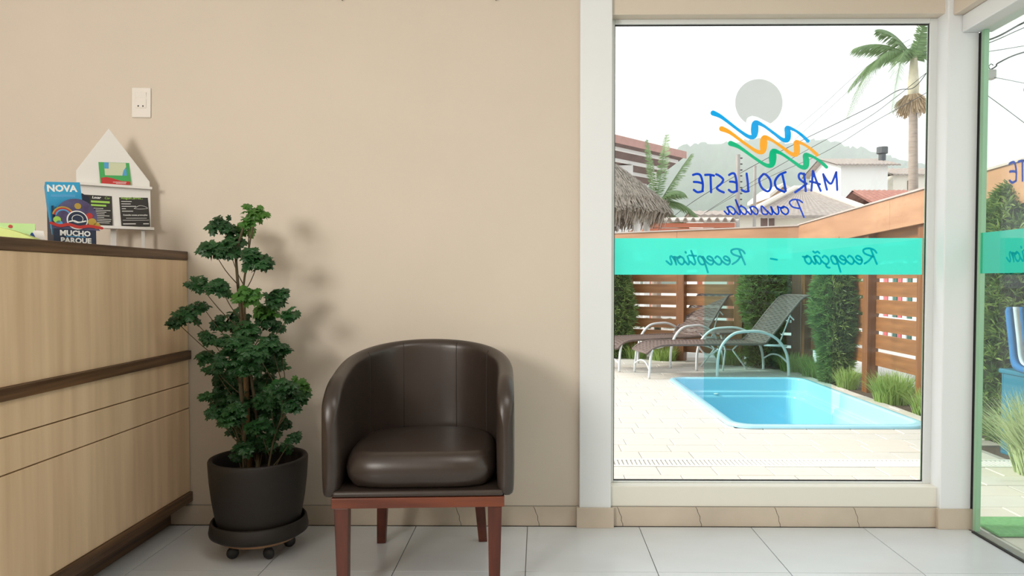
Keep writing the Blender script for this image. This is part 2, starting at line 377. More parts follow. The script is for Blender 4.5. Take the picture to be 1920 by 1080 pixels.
# ------------------------------------------------------------------ glass door (seen edge-on at the right)
d1 = bpy.data.objects.new('door_1', None); C.objects.link(d1); struct(d1, 'sliding glass door with white track and teal band')
zt = at(1818, 57, 2.86).z
MB().box((at(1811, 45, 2.86).x, .6, zt), (XR + .06, YP - .003, at(1818, 24, 2.86).z - .001)).build('track', M['white_paint'], d1, bevel=.004)
MB().box((XR, .61, .004), (XR + .010, 2.84, zt + .02)).build('pane', glass('door_glass', (.93, .985, .95)), d1)
MB().box((PX1 + .0005, 2.868, 0.001), (XR + .018, YP + .03, zt)).build('gasket', M['black'], d1)
M['seal'] = mat('green_seal', (.33, .55, .36), .3, var=.12, vscale=3)
e0 = at(1837, 470, 2.85).x
MB().box((e0, 2.845, .002), (e0 + .020, 2.866, zt)).build('seal_strip', M['seal'], d1, bevel=.002)
MB().box((XR - .012, .61, 0.0005), (XR - .001, 2.84, .006)).build('threshold', M['black'], d1)
MB().box((e0 - .0004, 2.8442, WC.z + bz0 + .004), (e0 + .0204, 2.8448, WC.z + bz1 + .012)).build('colour_band', M['teal'], d1)
# door decals: the same logo and band turned onto the door plane
ey = 2.688                                  # where the word's last letter starts on the door
lx = loc2(1300, 340)[0]
for nm, me, lay in dec_meshes:
    if nm == 'colour_band':
        bm_ = MB().quad((bl, 0, bz0), (1.6, 0, bz0), (1.6, 0, bz1 + .008), (bl, 0, bz1 + .008)); me = bm_.mesh('colour_band'); me.materials.append(M['teal'])
        o = link(nm, me, None, d1); o.rotation_euler = (0, 0, -R(90)); o.location = (XR + .0106 + .0007 * (lay + 1), 2.839 + bl, WC.z + .004)
        continue
    o = link(nm, me, None, d1); o.rotation_euler = (0, 0, -R(90))
    o.location = (XR + .0106 + .0007 * (lay + 1), ey + lx - (.104 if me.materials[0] == M['teal_ink'] else 0), WC.z + (.004 if 'script' in nm else -.005))

# ================================================================== RECEPTION COUNTER
XF = at(350, 560, 2.9).x           # face of the wood panels
ctr = thing('reception_counter', 'light maple reception counter with dark wenge trim strips against cream wall', 'counter', (XF, 2.4, 0))
def cpart(nm, xf, z0, z1, mt_, xb=None, bev=.0015, y0=.2, y1=2.908):
    return MB().box(((xb if xb is not None else xf - .02) - XF, y0 - 2.4, z0), (xf - XF, y1 - 2.4, z1)).build(nm, mt_, ctr, bevel=bev)
zc1 = at(348, 471.5, 2.9).z; zc0 = at(348, 488, 2.9).z
zs1, zs0 = at(352, 657, 2.9).z, at(352, 674, 2.9).z
zl1, zl2 = at(351, 719, 2.9).z, at(351, 765.5, 2.9).z
zb1, zb0 = at(357, 922, 2.9).z, at(357, 940, 2.9).z
cpart('carcass', XF - .021, zb1, zc0 - .002, M['carcass'], XF - .30)
cpart('countertop', XF + .004, zc0, zc1, M['wenge'], XF - .42, .002)
cpart('panel', XF, zs1, zc0 - .0005, M['maple'])
cpart('panel', XF, zl1 + .002, zs0, M['maple'])
cpart('panel', XF, zl2 + .002, zl1 - .002, M['maple'])
cpart('panel', XF, zb1 + .001, zl2 - .002, M['maple'])
cpart('trim_strip', XF + .012, zs0 + .0005, zs1 - .0005, M['wenge'], XF - .02)
cpart('trim_strip', XF + .010, zb0, zb1, M['wenge'], XF - .32)
cpart('plinth', at(321, 975, 2.9).x, 0.001, zb0 - .0005, M['wenge'], XF - .30, y1=2.899)
ZT = zc1
# ------------------------------------------------------------------ switch plate
sw = at(266, 193, YW); t = thing('switch_plate', 'white wall plate with rocker switch above a power socket', 'switch', (sw.x, YW, sw.z)); t.rotation_euler = (0, R(1.2), 0)
MB().box((-.0385, -.007, -.060), (.0385, -.0002, .060)).build('plate', M['plastic_white'], t, bevel=.005, seg=3)
MB().prism([(-.0075, .018), (-.0115, .0405), (-.006, .0405), (-.006, .018)], 0, -.022, .022).build('rocker', M['plastic_white'], t, bevel=.0006)
for v in t.children[-1].data.vertices: v.co = (v.co.x, v.co.y, v.co.z)
MB().box((-.022, -.0092, -.022), (.022, -.0069, .014)).build('socket', M['plastic_white'], t, bevel=.0008)
for dx in (-.0095, .0095):
    MB().prism([(dx + .0032 * math.cos(2*math.pi*j/10), -.0145 + .0032 * math.sin(2*math.pi*j/10)) for j in range(10)], 1, -.0096, -.0091).build('socket_hole', M['black'], t)
# nails at the top edge of the picture
for px, lb in ((642, 'tiny dark nail high on cream wall, nearer the counter'), (930, 'tiny dark nail high on cream wall, nearer the white pillar')):
    p = at(px, 1, YW); o = MB().lathe([(0, 0), (.0035, .0), (.0035, -.002), (.0014, -.0025), (.0014, -.02), (0, -.02)], 10).build('nail', M['black'])
    o.rotation_euler = (R(90), 0, 0); o.location = (p.x, YW - .016, p.z); tag(o, lb, 'nail', 'nails on the cream wall')

# ================================================================== ARMCHAIR
ch = thing('tub_armchair', 'dark brown leather tub armchair on mahogany legs', 'chair', (-.388, 2.47, 0), R(3))
TH = .056; HW = .300 - TH / 2; YFR = -.265; YBK = .275 - TH / 2
def upath(n=60):
    pts = []; straight = .20
    for i in range(9): pts.append((-HW + 0.0, YFR + (straight) * i / 8))
    a, b = HW, YBK - (YFR + straight)
    for i in range(1, 40):
        th = math.pi - math.pi * i / 40; e = .80
        cx_, sy_ = math.cos(th), math.sin(th)
        pts.append((a * math.copysign(abs(cx_) ** e, cx_), YFR + straight + b * abs(sy_) ** e))
    for i in range(9): pts.append((HW, YFR + straight - straight * i / 8))
    return pts
UP = upath()
def resample(pts, n):
    d = [0]
    for a, b in zip(pts, pts[1:]): d.append(d[-1] + math.dist(a, b))
    out = []
    for i in range(n):
        t_ = d[-1] * i / (n - 1); k = max(j for j in range(len(d)) if d[j] <= t_ + 1e-9); k = min(k, len(d) - 2)
        f = (t_ - d[k]) / max(1e-9, d[k + 1] - d[k]); out.append(tuple(a + (b - a) * f for a, b in zip(pts[k], pts[k + 1])))
    return out, d[-1]
NS = 90
UP, ULEN = resample(UP, NS)
def ztop(y, x=0):
    t_ = max(0, min(1, (y - YFR) / (YBK - YFR))); t_ = t_ ** .85
    return .676 + .076 * (t_ * t_ * (3 - 2 * t_)) + .026 * t_ * (1 - (x / HW) ** 2)
ZB0 = .325
sh = MB(); rings = []
def section(i, extra=None):
    x, y = UP[i]; a, b = UP[max(0, i - 1)], UP[min(NS - 1, i + 1)]
    tx, ty = b[0] - a[0], b[1] - a[1]; l = math.hypot(tx, ty); nx, ny = -ty / l, tx / l      # outward normal
    s = ULEN * i / (NS - 1); e = min(s, ULEN - s); k = 1.0; drop = 0
    if e < .13: drop = .115 * (1 - math.sqrt(max(0, 1 - (1 - e / .13) ** 2.0)))
    if e < .028: k = max(.15, math.sqrt(max(.0, 1 - (1 - e / .028) ** 2)))
    h = TH / 2 * k; zt_ = ztop(y, x) - drop; r = min(h, .034); sec = []
    sec += [(h * .80, ZB0), (h * .92, ZB0 + .012), (h, ZB0 + .05), (h * 1.03, (ZB0 + zt_) / 2), (h, zt_ - .06), (h, zt_ - r)]
    for j in range(1, 8): sec.append((h * math.cos(math.pi * j / 8), zt_ - r + r * math.sin(math.pi * j / 8)))
    sec += [(-h, zt_ - r), (-h, zt_ - .06), (-h * 1.05, (ZB0 + zt_) / 2), (-h, ZB0 + .05), (-h * .9, ZB0)]
    return [(x + nx * q, y + ny * q, z) for q, z in sec], (nx, ny)
ks = None
for i in range(NS):
    sc_, _ = section(i); ks = len(sc_); rings += sc_
sh.add(rings, [(i*ks+j, i*ks+(j+1)%ks, (i+1)*ks+(j+1)%ks, (i+1)*ks+j) for i in range(NS-1) for j in range(ks)] + [tuple(range(ks)), tuple(range((NS-1)*ks, NS*ks))])
o = sh.build('backrest', M['leather'], ch); smooth_sub(o, 1)
# seams on the inside of the back and on the outer arm
for fr in (.30, .425, .575, .70):
    i = int(fr * (NS - 1)); sc_, n_ = section(i); inner = sc_[11:-1]
    MB().tube([(p[0] - n_[0] * -.0003, p[1] - n_[1] * -.0003, p[2]) for p in inner], .0013, 5).build('seam', M['seam'], ch)
# seat cushion: plump rounded box
def cushion(hx, hy, z0, z1, crown):
    bm = bmesh.new(); nx_, ny_ = 22, 20; m_ = MB(); top = {}; bot = {}
    def shape(u, v):
        e = 5.0 if v < 0 else 2.7
        r = (abs(u) ** e + abs(v) ** e) ** (1 / e) if (u or v) else 0
        mx_ = max(abs(u), abs(v)); s = mx_ / r if r else 1
        return u * s * hx, v * s * hy, mx_
    prof = [(0, 1)]
    vs = []; fs = []; idx = {}
    for side in (1, -1):
        for i in range(nx_ + 1):
            for j in range(ny_ + 1):
                u, v = 2 * i / nx_ - 1, 2 * j / ny_ - 1
                x, y, m__ = shape(u, v)
                edge = max(0, (m__ - .88) / .12) if side > 0 else max(0, (m__ - .95) / .05)
                rr = .5 * (z1 - z0)
                zz = math.sqrt(max(0, 1 - edge ** 3.2)) * rr
                z = (z0 + z1) / 2 + side * (zz + (crown * (1 - m__ ** 2) if side > 0 else 0))
                key = (i, j, 0 if m__ >= .999 else side)
                if key not in idx: idx[key] = len(vs); vs.append((x, y, z))
                top[(side, i, j)] = idx[key]
        for i in range(nx_):
            for j in range(ny_):
                fs.append(tuple(top[(side, a, b)] for a, b in ((i, j), (i + 1, j), (i + 1, j + 1), (i, j + 1))))
    m_.add(vs, fs); return m_
o = cushion(.252, .245, .346, .456, .007).build('seat', M['leather'], ch, loc=(0, -.022, 0)); smooth_sub(o, 1)
# piping seam round the cushion's right front edge
MB().box((-.265, -.260, ZB0 + .001), (.265, .20, .3455)).build('apron', M['leather'], ch, bevel=.008, seg=3)
ZR1, ZR0 = .3245, .292
MB().box((-.268, -.258, ZR0), (.268, .215, ZR1)).build('seat_rail', M['mahogany_h'], ch, bevel=.002)
def leg(xt, yt, xb_, yb_, wt, wb_):
    m_ = MB(); vs = []
    for (x, y, z, w) in ((xb_, yb_, 0.0, wb_), (xt, yt, ZR0 - .0003, wt)):
        vs += [(x - w, y - w, z), (x + w, y - w, z), (x + w, y + w, z), (x - w, y + w, z)]
    return m_.add(vs, [(3,2,1,0),(4,5,6,7),(0,1,5,4),(1,2,6,5),(2,3,7,6),(3,0,4,7)])
for a in ((-.238, -.232, -.236, -.232, .022, .0165), (.238, -.232, .236, -.232, .022, .0165), (-.175, .165, -.198, .255, .021, .016), (.170, .165, .188, .255, .021, .016)):
    leg(*a).build('leg', M['mahogany'], ch, bevel=.002)

# ================================================================== POT ON A ROLLING SAUCER, PLANT
PC = Vector((-1.032, 2.625, 0)); random.seed(11)
dolly = thing('plant_caddy', 'dark brown round plant caddy on black casters beneath the pot', 'plant caddy', PC)
MB().lathe([(.0, .082), (.150, .082), (.154, .090), (.158, .124), (.163, .128), (.168, .122), (.174, .088), (.172, .078), (.160, .070), (.0, .070)], 48).build('saucer', M['pot'], dolly, smooth=True)
MB().lathe([(.0, .0695), (.135, .0695), (.135, .054), (.0, .054)], 40).build('board', M['ply'], dolly)
for an in (232, 308, 20, 140, 85):
    x, y = .105 * math.cos(R(an)), .105 * math.sin(R(an))
    k = MB().lathe([(0, .014), (.010, .014), (.017, .010), (.021, .0045), (.022, 0), (.021, -.0045), (.017, -.010), (.010, -.014), (0, -.014)], 20)
    o = k.build('caster', M['black'], dolly, smooth=True); o.rotation_euler = (R(90), 0, R(an * 1.7)); o.location = (x, y, .0222)
    MB().lathe([(0, .018), (.012, .018), (.014, .008), (.008, 0), (0, 0)], 12).build('caster_housing', M['black'], o)
    o.children[0].rotation_euler = (-R(90), 0, 0); o.children[0].location = (0, .014, 0)
pot = thing('plant_pot', 'dark brown matte round plant pot beside the counter', 'pot', PC + Vector((0, 0, .0822)))
MB().lathe([(.0, .0), (.118, .0), (.138, .006), (.150, .05), (.162, .12), (.170, .19), (.1735, .245), (.174, .262), (.171, .268), (.166, .269), (.158, .266), (.155, .255), (.152, .20)], 64).build('body', M['pot'], pot, smooth=True)
MB().lathe([(.0, .204), (.08, .206), (.1525, .201)], 40).build('soil', M['soil'], pot, smooth=True)
pl = thing('potted_aralia', 'tall leafy green aralia plant growing from dark brown pot', 'plant', PC + Vector((0, 0, .2855)))
BASE = PC + Vector((0, 0, .2855))
def trunk(pxs, r0, r1, dd=0):
    pts = [at(px, py, PC.y + d) - BASE for px, py, d in pxs]; pts[0].z = -.002; n = len(pts)
    cp = crom([tuple(p) for p in pts], 5); k = len(cp)
    MB().tube(cp, [r0 + (r1 - r0) * i / (k - 1) for i in range(k)], 8).build('stem', M['stem'], pl, smooth=True); return cp
tr1 = trunk([(459, 870, -.02), (457, 800, -.02), (450, 700, 0), (452, 600, .02), (445, 520, .02), (444, 470, 0), (462, 410, 0)], .009, .004)
tr2 = trunk([(482, 868, .0), (483, 800, .02), (470, 700, .03), (462, 620, .03), (456, 550, .01), (466, 470, -.02), (478, 400, -.02)], .007, .0028)
tr3 = trunk([(500, 870, -.03), (512, 830, -.03), (525, 790, -.04), (540, 750, -.02)], .0045, .002)
sk = [at(468, 872, PC.y + .05) - BASE, at(455, 562, PC.y + .05) - BASE]; sk[0].z = -.002
MB().tube(sk, .0105, 8).build('stake', M['stake'], pl, smooth=True)
ALLT = [Vector(p) for p in tr1 + tr2 + tr3]
LOBE = []
for j in range(21):                                  # rounded lobes
    th = -2.5 + 5.0 * j / 20
    rr = (.62 + .38 * math.cos(th * .5)) * (.82 + .18 * math.cos(th * 7.54))
    LOBE.append((rr * math.sin(th) * .66, .30 + rr * math.cos(th) * .62))
def leaflet(mb, p, d, nrm, size):
    d = d.normalized(); s = d.cross(nrm).normalized(); n = s.cross(d).normalized()
    vs = [p] ; 
    c = p + d * size * .42 + n * size * .10; vs.append(c)
    for k, (a, b) in enumerate(LOBE):
        droop = -.22 * (b ** 2) - .25 * a * a + random.uniform(-.06, .06)
        vs.append(p + (d * b + s * a + n * droop) * size)
    m_ = len(LOBE); fs = [(1, 2 + k, 3 + k) for k in range(m_ - 1)] + [(0, 2, 1), (0, 1, 1 + m_)]
    mb.add(vs, fs)
CL = [(481,397,20,1),(417,421,25,0),(452,428,20,1),(398,466,24,0),(430,468,26,0),(485,490,28,0),(372,531,21,0),(412,535,24,0),(464,550,26,1),(520,556,24,0),(500,578,24,1),(545,588,15,0),
      (352,588,22,0),(378,572,14,0),(330,603,14,0),(430,607,28,0),(462,622,28,0),(393,632,15,0),(386,668,16,0),(402,692,15,0),(508,642,26,0),(528,655,18,0),(432,678,32,0),(466,684,28,0),(512,682,26,0),
      (498,718,30,0),(530,722,24,0),(560,722,18,1),(552,742,22,0),(458,722,30,0),(412,738,20,0),(390,742,13,0),(404,772,14,0),(432,780,22,0),(470,764,32,0),(510,768,26,0),(543,758,16,0),
      (448,806,20,0),(488,800,26,0),(526,792,18,0),(456,838,16,0),(494,832,20,0),(549,818,11,0),(440,748,26,0),(486,742,30,0),(446,856,10,0),(536,838,9,0),(478,655,26,0),(520,610,14,0),(445,640,24,0),(492,665,26,0),(448,705,28,0),(478,790,28,0),(505,745,30,0),(440,765,22,0),(418,710,20,0),(538,735,20,0),(470,820,22,0),(515,810,14,0),(425,640,16,0),(500,600,18,0),(455,590,16,0),(440,450,18,0),(470,475,18,0),(466,415,14,1),(415,760,16,0)]
for (px, py, r, young) in CL:
    off = abs(px - 470) / 110
    D = PC.y + random.uniform(-.15, .13) * (1 - .5 * min(1, off))
    c = at(px, py, D) - BASE; rad = r * D / F
    mb = MB(); n = max(16, int(r * 2.1))
    low = min(ALLT, key=lambda q: (q - (c + Vector((0, 0, -.10 - .4 * math.hypot(c.x - q.x, 0))))).length)
    dirc = Vector((c.x - low.x, c.y - low.y, 0)); dirc = dirc.normalized() if dirc.length > .01 else Vector((0, -1, 0))
    for k in range(n):
        u = Vector((random.gauss(0, 1), random.gauss(0, 1), random.gauss(0, 1))).normalized() * random.random() ** .45
        base = c + Vector((u.x * rad * .80, u.y * rad * .75, u.z * rad * .62 + rad * .12 - .25 * rad * (u.x * u.x + u.y * u.y)))
        out = Vector((u.x * 1.1, u.y * 1.1 - .15, random.uniform(-1.1, .25))) + dirc * .35 + Vector((random.uniform(-.5, .5), random.uniform(-.5, .5), 0))
        nrm = Vector((u.x * .5 + random.uniform(-.5, .5), u.y * .5 - .6 + random.uniform(-.4, .4), .9))
        leaflet(mb, base, out, nrm, random.uniform(.022, .040) * (.8 if r < 15 else 1))
    lf = mb.build('leaf', M['leaf_young'] if young else M['leaf'], pl, fix=False)
    mid = (low + c) / 2 + Vector((0, 0, -.012)); cp = crom([tuple(low), tuple(mid), tuple(c)], 4)
    MB().tube(cp, [.0022 - .0010 * i / (len(cp) - 1) for i in range(len(cp))], 5).build('petiole', M['stem'], lf)

# ================================================================== THINGS ON THE COUNTER
M['card_white'] = mat('white_board', (.80, .78, .75), .5, var=.02)
M['navy'] = mat('navy_card', (.010, .020, .058), .4, var=.1)
M['blue_card'] = mat('blue_print', (.012, .24, .50), .4, col2=(.03, .36, .62), vscale=8)
M['ink_white'] = mat('white_ink', (.85, .85, .83), .5, var=.02)
M['ink_lime'] = mat('lime_ink', (.35, .62, .10), .5, var=.02)
M['ink_red'] = mat('red_ink', (.50, .03, .025), .5, var=.05)
M['ink_sky'] = mat('sky_ink', (.08, .35, .65), .5, var=.05)
M['ink_purple'] = mat('purple_print', (.06, .035, .10), .5, col2=(.10, .10, .22), vscale=20)
M['ink_gold'] = mat('gold_print', (.50, .33, .05), .5, var=.2, vscale=30)
M['black_card'] = mat('black_card', (.018, .015, .013), .4, var=.1)
M['green_card'] = mat('green_card', (.05, .40, .10), .45, var=.1)
M['photo'] = mat('dark_photo_print', (.06, .08, .04), .5, col2=(.32, .28, .22), vscale=60)
M['map'] = mat('map_print', (.62, .66, .45), .5, var=.05)
M['lime_paper'] = mat('lime_paper', (.74, .86, .30), .6, var=.06, vscale=5, transl=.2)
M['lime_card'] = mat('lime_card', (.38, .66, .16), .5, col2=(.55, .78, .38), vscale=5)
def text_mesh(s, size, bold=.0, depth=.0003, shear=0, align='CENTER'):
    cu = bpy.data.curves.new('txt', 'FONT'); cu.body = s; cu.size = size; cu.offset = bold; cu.extrude = depth; cu.align_x = align; cu.align_y = 'CENTER'; cu.shear = shear; cu.resolution_u = 2
    o = bpy.data.objects.new('txt', cu); C.objects.link(o)
    dg = bpy.context.evaluated_depsgraph_get(); m = bpy.data.meshes.new_from_object(o.evaluated_get(dg)); bpy.data.objects.remove(o); bpy.data.curves.remove(cu); m.name = 'lettering'; m.materials.clear(); return m
def put_text(s, size, mt_, parent, loc, rotx=R(90), **k):
    m = text_mesh(s, size, **k); o = link('lettering', m, mt_, parent); o.rotation_euler = (rotx, 0, 0); o.location = loc; return o
# --- house-shaped brochure display: local x along the board, -y towards the viewer
pl_, pr_ = at(141, 342, 2.70), at(283, 351, 2.855)
ang = math.atan2(pr_.y - pl_.y, pr_.x - pl_.x); wd = (pr_ - pl_).xy.length
mid = (pl_ + pr_) / 2
ds = thing('brochure_display', 'white house-shaped brochure display stand on the counter by the wall', 'display stand', (mid.x, mid.y, ZT), ang)
zs = mid.z - ZT; hw = wd / 2 - .004
zpk = at(197, 243, 2.79).z - ZT; lean = R(0)
MB().prism([(-hw, zs), (hw, zs), (hw, zs + .022), (hw * -.12, zpk), (-hw, zs + .045)], 1, .0, .012).build('gable_panel', M['card_white'], ds, bevel=.001)
zs2 = at(295, 425.5, 2.82).z - ZT
MB().box((-hw + .004, .0, zs2), (hw + .002, .010, zs)).build('lower_panel', M['card_white'], ds, bevel=.001)
MB().box((-hw - .002, -.022, zs - .010), (hw + .005, -.0002, zs)).build('shelf', M['card_white'], ds, bevel=.001)
MB().box((-hw - .002, -.022, zs2 - .011), (hw + .010, .012, zs2)).build('shelf', M['card_white'], ds, bevel=.001)
for lx_ in (-hw + .03, hw - .026): MB().box((lx_ - .006, .0, 0), (lx_ + .006, .010, zs2 - .0112)).build('foot', M['card_white'], ds, bevel=.001)
# back strut so that it stands
MB().add([(-.01, .013, zs), (.01, .013, zs), (.01, .05, 0), (-.01, .05, 0), (-.01, .018, zs), (.01, .018, zs), (.01, .056, 0), (-.01, .056, 0)], [(3,2,1,0),(4,5,6,7),(0,1,5,4),(1,2,6,5),(2,3,7,6),(3,0,4,7)]).build('strut', M['card_white'], ds)
DSM = Matrix.Translation(Vector((mid.x, mid.y, ZT))) @ Matrix.Rotation(ang, 4, 'Z')
def card(name, label, x, z, w, h, mt_, yb=-.006, tilt=.0, th=.0012):
    t_ = thing(name, label, 'leaflet', DSM @ Vector((x, yb, z)), ang, 'leaflets on the display stand'); t_.rotation_euler = (-tilt, 0, ang)
    MB().box((-w/2, 0, 0), (w/2, th, h)).build('sheet', mt_, t_); return t_
t = card('leaflet', 'green and red map leaflet on the upper display shelf', -.004 + .010, zs + .0004, .104, .112, M['green_card'], tilt=R(4)); t.rotation_euler = (-R(4), -R(3.5), ang); t.scale = (1, 1, 1.12)
MB().box((-.049, -.0004, .084), (.049, -.0001, .112)).build('photo', M['photo'], t)
MB().box((-.034, -.0004, .032), (.040, -.0001, .076)).build('map', M['map'], t)
MB().prism([(-.034, .055), (-.020, .055), (-.018, .076), (-.034, .076)], 1, -.0008, -.0005).build('map_sea', M['ink_sky'], t)
MB().prism([(.040, .032), (.024, .032), (.030, .05), (.040, .062)], 1, -.0008, -.0005).build('map_sea', M['ink_sky'], t)
MB().prism([(-.049, 0), (.049, 0), (.049, .012), (.02, .013), (-.01, .022), (-.03, .026), (-.049, .023)], 1, -.0004, -.0001).build('red_wave', M['ink_red'], t)
MB().box((-.01, -.0007, .008), (.036, -.0004, .0095)).build('text_line', M['ink_white'], t); MB().box((.0, -.0007, .004), (.034, -.0004, .0052)).build('text_line', M['ink_white'], t)
t = card('leaflet', 'black car rental leaflet behind the blue park brochures', -.058, zs2 + .0004, .100, .118, M['black_card'], tilt=R(3))
put_text('Locar', .0125, M['ink_white'], t, (-.002, -.0003, .106), shear=.2, bold=.0004); put_text('Car', .0125, M['ink_lime'], t, (.034, -.0003, .106), shear=.2)
MB().box((-.02, -.0005, .086), (.042, -.0001, .094)).build('lime_bar', M['ink_lime'], t); MB().box((-.02, -.0005, .073), (.030, -.0001, .080)).build('lime_bar', M['ink_lime'], t)
for k, (a, b) in enumerate(((0, .02), (-.006, .044), (-.006, .03), (0, .024), (-.006, .040), (0, .022), (-.004, .046), (-.002, .044), (0, .04))): MB().box((-.012 + a, -.0005, .064 - k * .0068), (b, -.0001, .0657 - k * .0068)).build('text_line', M['ink_white'], t)
t = card('leaflet', 'black car hire leaflet with car outline at display edge', .072, zs2 + .0004, .100, .124, M['black_card'], tilt=R(3)); t.rotation_euler = (-R(3), -R(3), ang)
put_text('AlugueCarros...', .0122, M['ink_lime'], t, (-.006, -.0003, .112), bold=.0002)
for k, b in enumerate((-.008, -.012, .006, -.03, -.006)): MB().box((-.044, -.0005, .098 - k * .0095), (b, -.0001, .1002 - k * .0095)).build('text_line', M['ink_white'], t)
cp = crom([(-.002,.072),(.008,.078),(.018,.083),(.030,.082),(.042,.077),(.045,.072),(.03,.070),(.01,.070),(-.002,.072)], 4)
join([ribbon([(u, v, .0011) for u, v in cp], .0004)]).build('car_outline', M['ink_white'], t, loc=(0, -.0006, 0))
put_text('Consulte nossas promoções', .0074, M['ink_white'], t, (.001, -.0003, .046), bold=.0002)
for k, (a, b) in enumerate(((-.032, .040), (-.044, .047), (-.044, .0), (.026, .046))): MB().box((a, -.0005, (.033, .025, .010, .010)[k]), (b, -.0001, (.0343, .0263, .013, .013)[k])).build('text_line', M['ink_white'], t)

# --- die-cut brochure holder with a stack of blue brochures
ha = R(50); hb = at(146, 450, 2.36)
bh = thing('brochure_holder', 'navy cardboard brochure holder with round emblem and MUCHO PARQUE print', 'brochure holder', (hb.x - .008, hb.y, ZT), ha)
hwid = .062
MB().box((-hwid, 0, 0), (hwid, .0016, .064)).build('front_panel', M['navy'], bh)
MB().box((-hwid, .0016, 0), (-hwid + .0016, .060, .125)).build('side_panel', M['navy'], bh)
MB().box((hwid - .0016, .0016, 0), (hwid, .060, .125)).build('side_panel', M['navy'], bh)
MB().prism([(-hwid, 0), (hwid, 0), (hwid, .165), (hwid - .02, .178), (-hwid, .180)], 1, .0602, .0618).build('back_panel', M['navy'], bh)
MB().box((-hwid + .0016, .0016, 0), (hwid - .0016, .0602, .0016)).build('bottom_panel', M['navy'], bh)
# die-cut arch: disc, rainbow arcs, ring, ribbon (plain shapes only)
def disc2(cx_, cz_, r_, n=40, a0=0, a1=360): return [(cx_ + r_ * math.cos(R(a0 + (a1 - a0) * j / n)), cz_ + r_ * math.sin(R(a0 + (a1 - a0) * j / n))) for j in range(n)]
MB().prism(disc2(.004, .090, .062, 28, -20, 200) + [(-.066, .052), (.074, .050)], 1, -.0016, -.0002).build('die_cut_arch', M['ink_purple'], bh)
for r_, mt_ in ((.030, 'ink_gold'), (.0255, 'ink_red'), (.021, 'ink_sky')):
    join([ribbon([(-.034 + r_ * math.cos(R(a)), .092 + r_ * math.sin(R(a)), .0042) for a in range(15, 175, 8)], .0004)]).build('rainbow_arc', M[mt_], bh, loc=(0, -.0021, 0))
MB().prism(disc2(.006, .082, .031), 1, -.0030, -.0017).build('emblem_ring', M['ink_white'], bh)
MB().prism(disc2(.006, .082, .0275), 1, -.0038, -.0031).build('emblem', M['navy'], bh)
join([ribbon([(.006 + .016 * math.cos(R(a)), .086 + .013 * math.sin(R(a)), .0016) for a in range(0, 361, 12)], .0004), ribbon(crom([(-.018,.076,.004),(-.004,.079,.004),(.010,.075,.004),(.030,.080,.004)], 5), .0004)]).build('emblem_line', M['ink_white'], bh, loc=(0, -.0043, 0))
join([ribbon(crom([(-.070,.062,.009),(-.045,.055,.010),(-.02,.060,.010),(.01,.053,.010),(.04,.058,.010),(.078,.053,.009)], 6), .0006)]).build('ribbon_print', M['ink_red'], bh, loc=(0, -.0046, .006))
for x_, z_, r_, mt_ in ((-.052, .080, .011, 'ink_lime'), (-.046, .068, .010, 'ink_sky'), (.050, .078, .013, 'ink_gold'), (.064, .066, .011, 'ink_gold'), (.042, .098, .010, 'ink_red'), (.008, .128, .010, 'ink_gold')):
    MB().prism(disc2(x_, z_, r_, 14), 1, -.0026, -.0017).build('colour_spot', M[mt_], bh)
put_text('MUCHO', .024, M['ink_white'], bh, (.0, -.0005, .0375), bold=.0009); put_text('PARQUE', .0235, M['ink_white'], bh, (.002, -.0005, .0140), bold=.0009)
MB().box((-.028, -.0005, .0262), (.030, -.0001, .0288)).build('text_line', M['ink_sky'], bh); MB().box((-.025, -.0005, .0035), (.03, -.0001, .0048)).build('text_line', M['ink_white'], bh)
HM = Matrix.Translation(Vector((hb.x - .008, hb.y, ZT))) @ Matrix.Rotation(ha, 4, 'Z')
for k in range(5):
    lb = 'blue park brochure titled NOVA, front of the stack in the holder' if k == 0 else 'blue park brochure stacked behind the NOVA one in the holder'
    t = thing('brochure', lb, 'brochure', HM @ Vector((-.010 + .0015 * k, .010 + k * .0088, .0018)), ha, 'blue park brochures in the holder'); t.rotation_euler = (-R(3.5), -R(4.5), ha)
    MB().box((-.0495, 0, 0), (.0495, .007, .205 - .003 * k)).build('cover', M['blue_card'], t, bevel=.0006)
    if k == 0:
        put_text('NOVA', .030, M['ink_white'], t, (-.006, -.0002, .183), bold=.0012, shear=.05)
        MB().box((-.04, -.0004, .156), (.03, -.0001, .164)).build('text_line', M['ink_sky'], t)
# --- lime sheet, lime card and white card at the counter's near end
gp = at(26, 440, 2.02); t = thing('lime_pouch', 'pale lime pouch lying on the counter edge before the green card', 'pouch', (gp.x - .03, gp.y, ZT), R(20))
prof_ = crom([(-.12, .036), (-.07, .041), (-.02, .036), (.03, .024), (.075, .006)], 4)
MB().prism([(-.12, 0), (.085, 0)] + prof_[::-1], 1, -.035, .030).build('body', M['lime_paper'], t, bevel=.008, seg=3)
MB().prism([(x, z + .0005) for x, z in prof_[2:-2]] + [(x, z + .0025) for x, z in prof_[2:-2]][::-1], 1, -.004, .0).build('seam', M['lime_card'], t)
gp = at(20, 440, 2.16); t = thing('desk_card', 'green and white card with red dot behind the lime sheet', 'card', (gp.x, gp.y, ZT), R(25))
MB().prism([(0, 0), (.024, 0), (0, .056)], 0, -.075, .062).build('sheet', M['lime_card'], t)
t.children[0].rotation_euler = (0, 0, 0)
MB().prism(disc2(.0, .046, .0055, 16), 1, -.0012, -.0004).build('red_dot', M['ink_red'], t)
gp = at(68, 440, 2.13); t = thing('name_card', 'small white card with blue letter A on the counter', 'card', (gp.x, gp.y, ZT), R(30))
MB().prism([(-.02, 0), (.022, 0), (.018, .031), (-.006, .032)], 1, 0, .002).build('sheet', M['card_white'], t)
put_text('A', .030, mat('blue_ink_print', (.01, .06, .25), .5, var=.05), t, (-.010, -.0002, .012), bold=.0015)

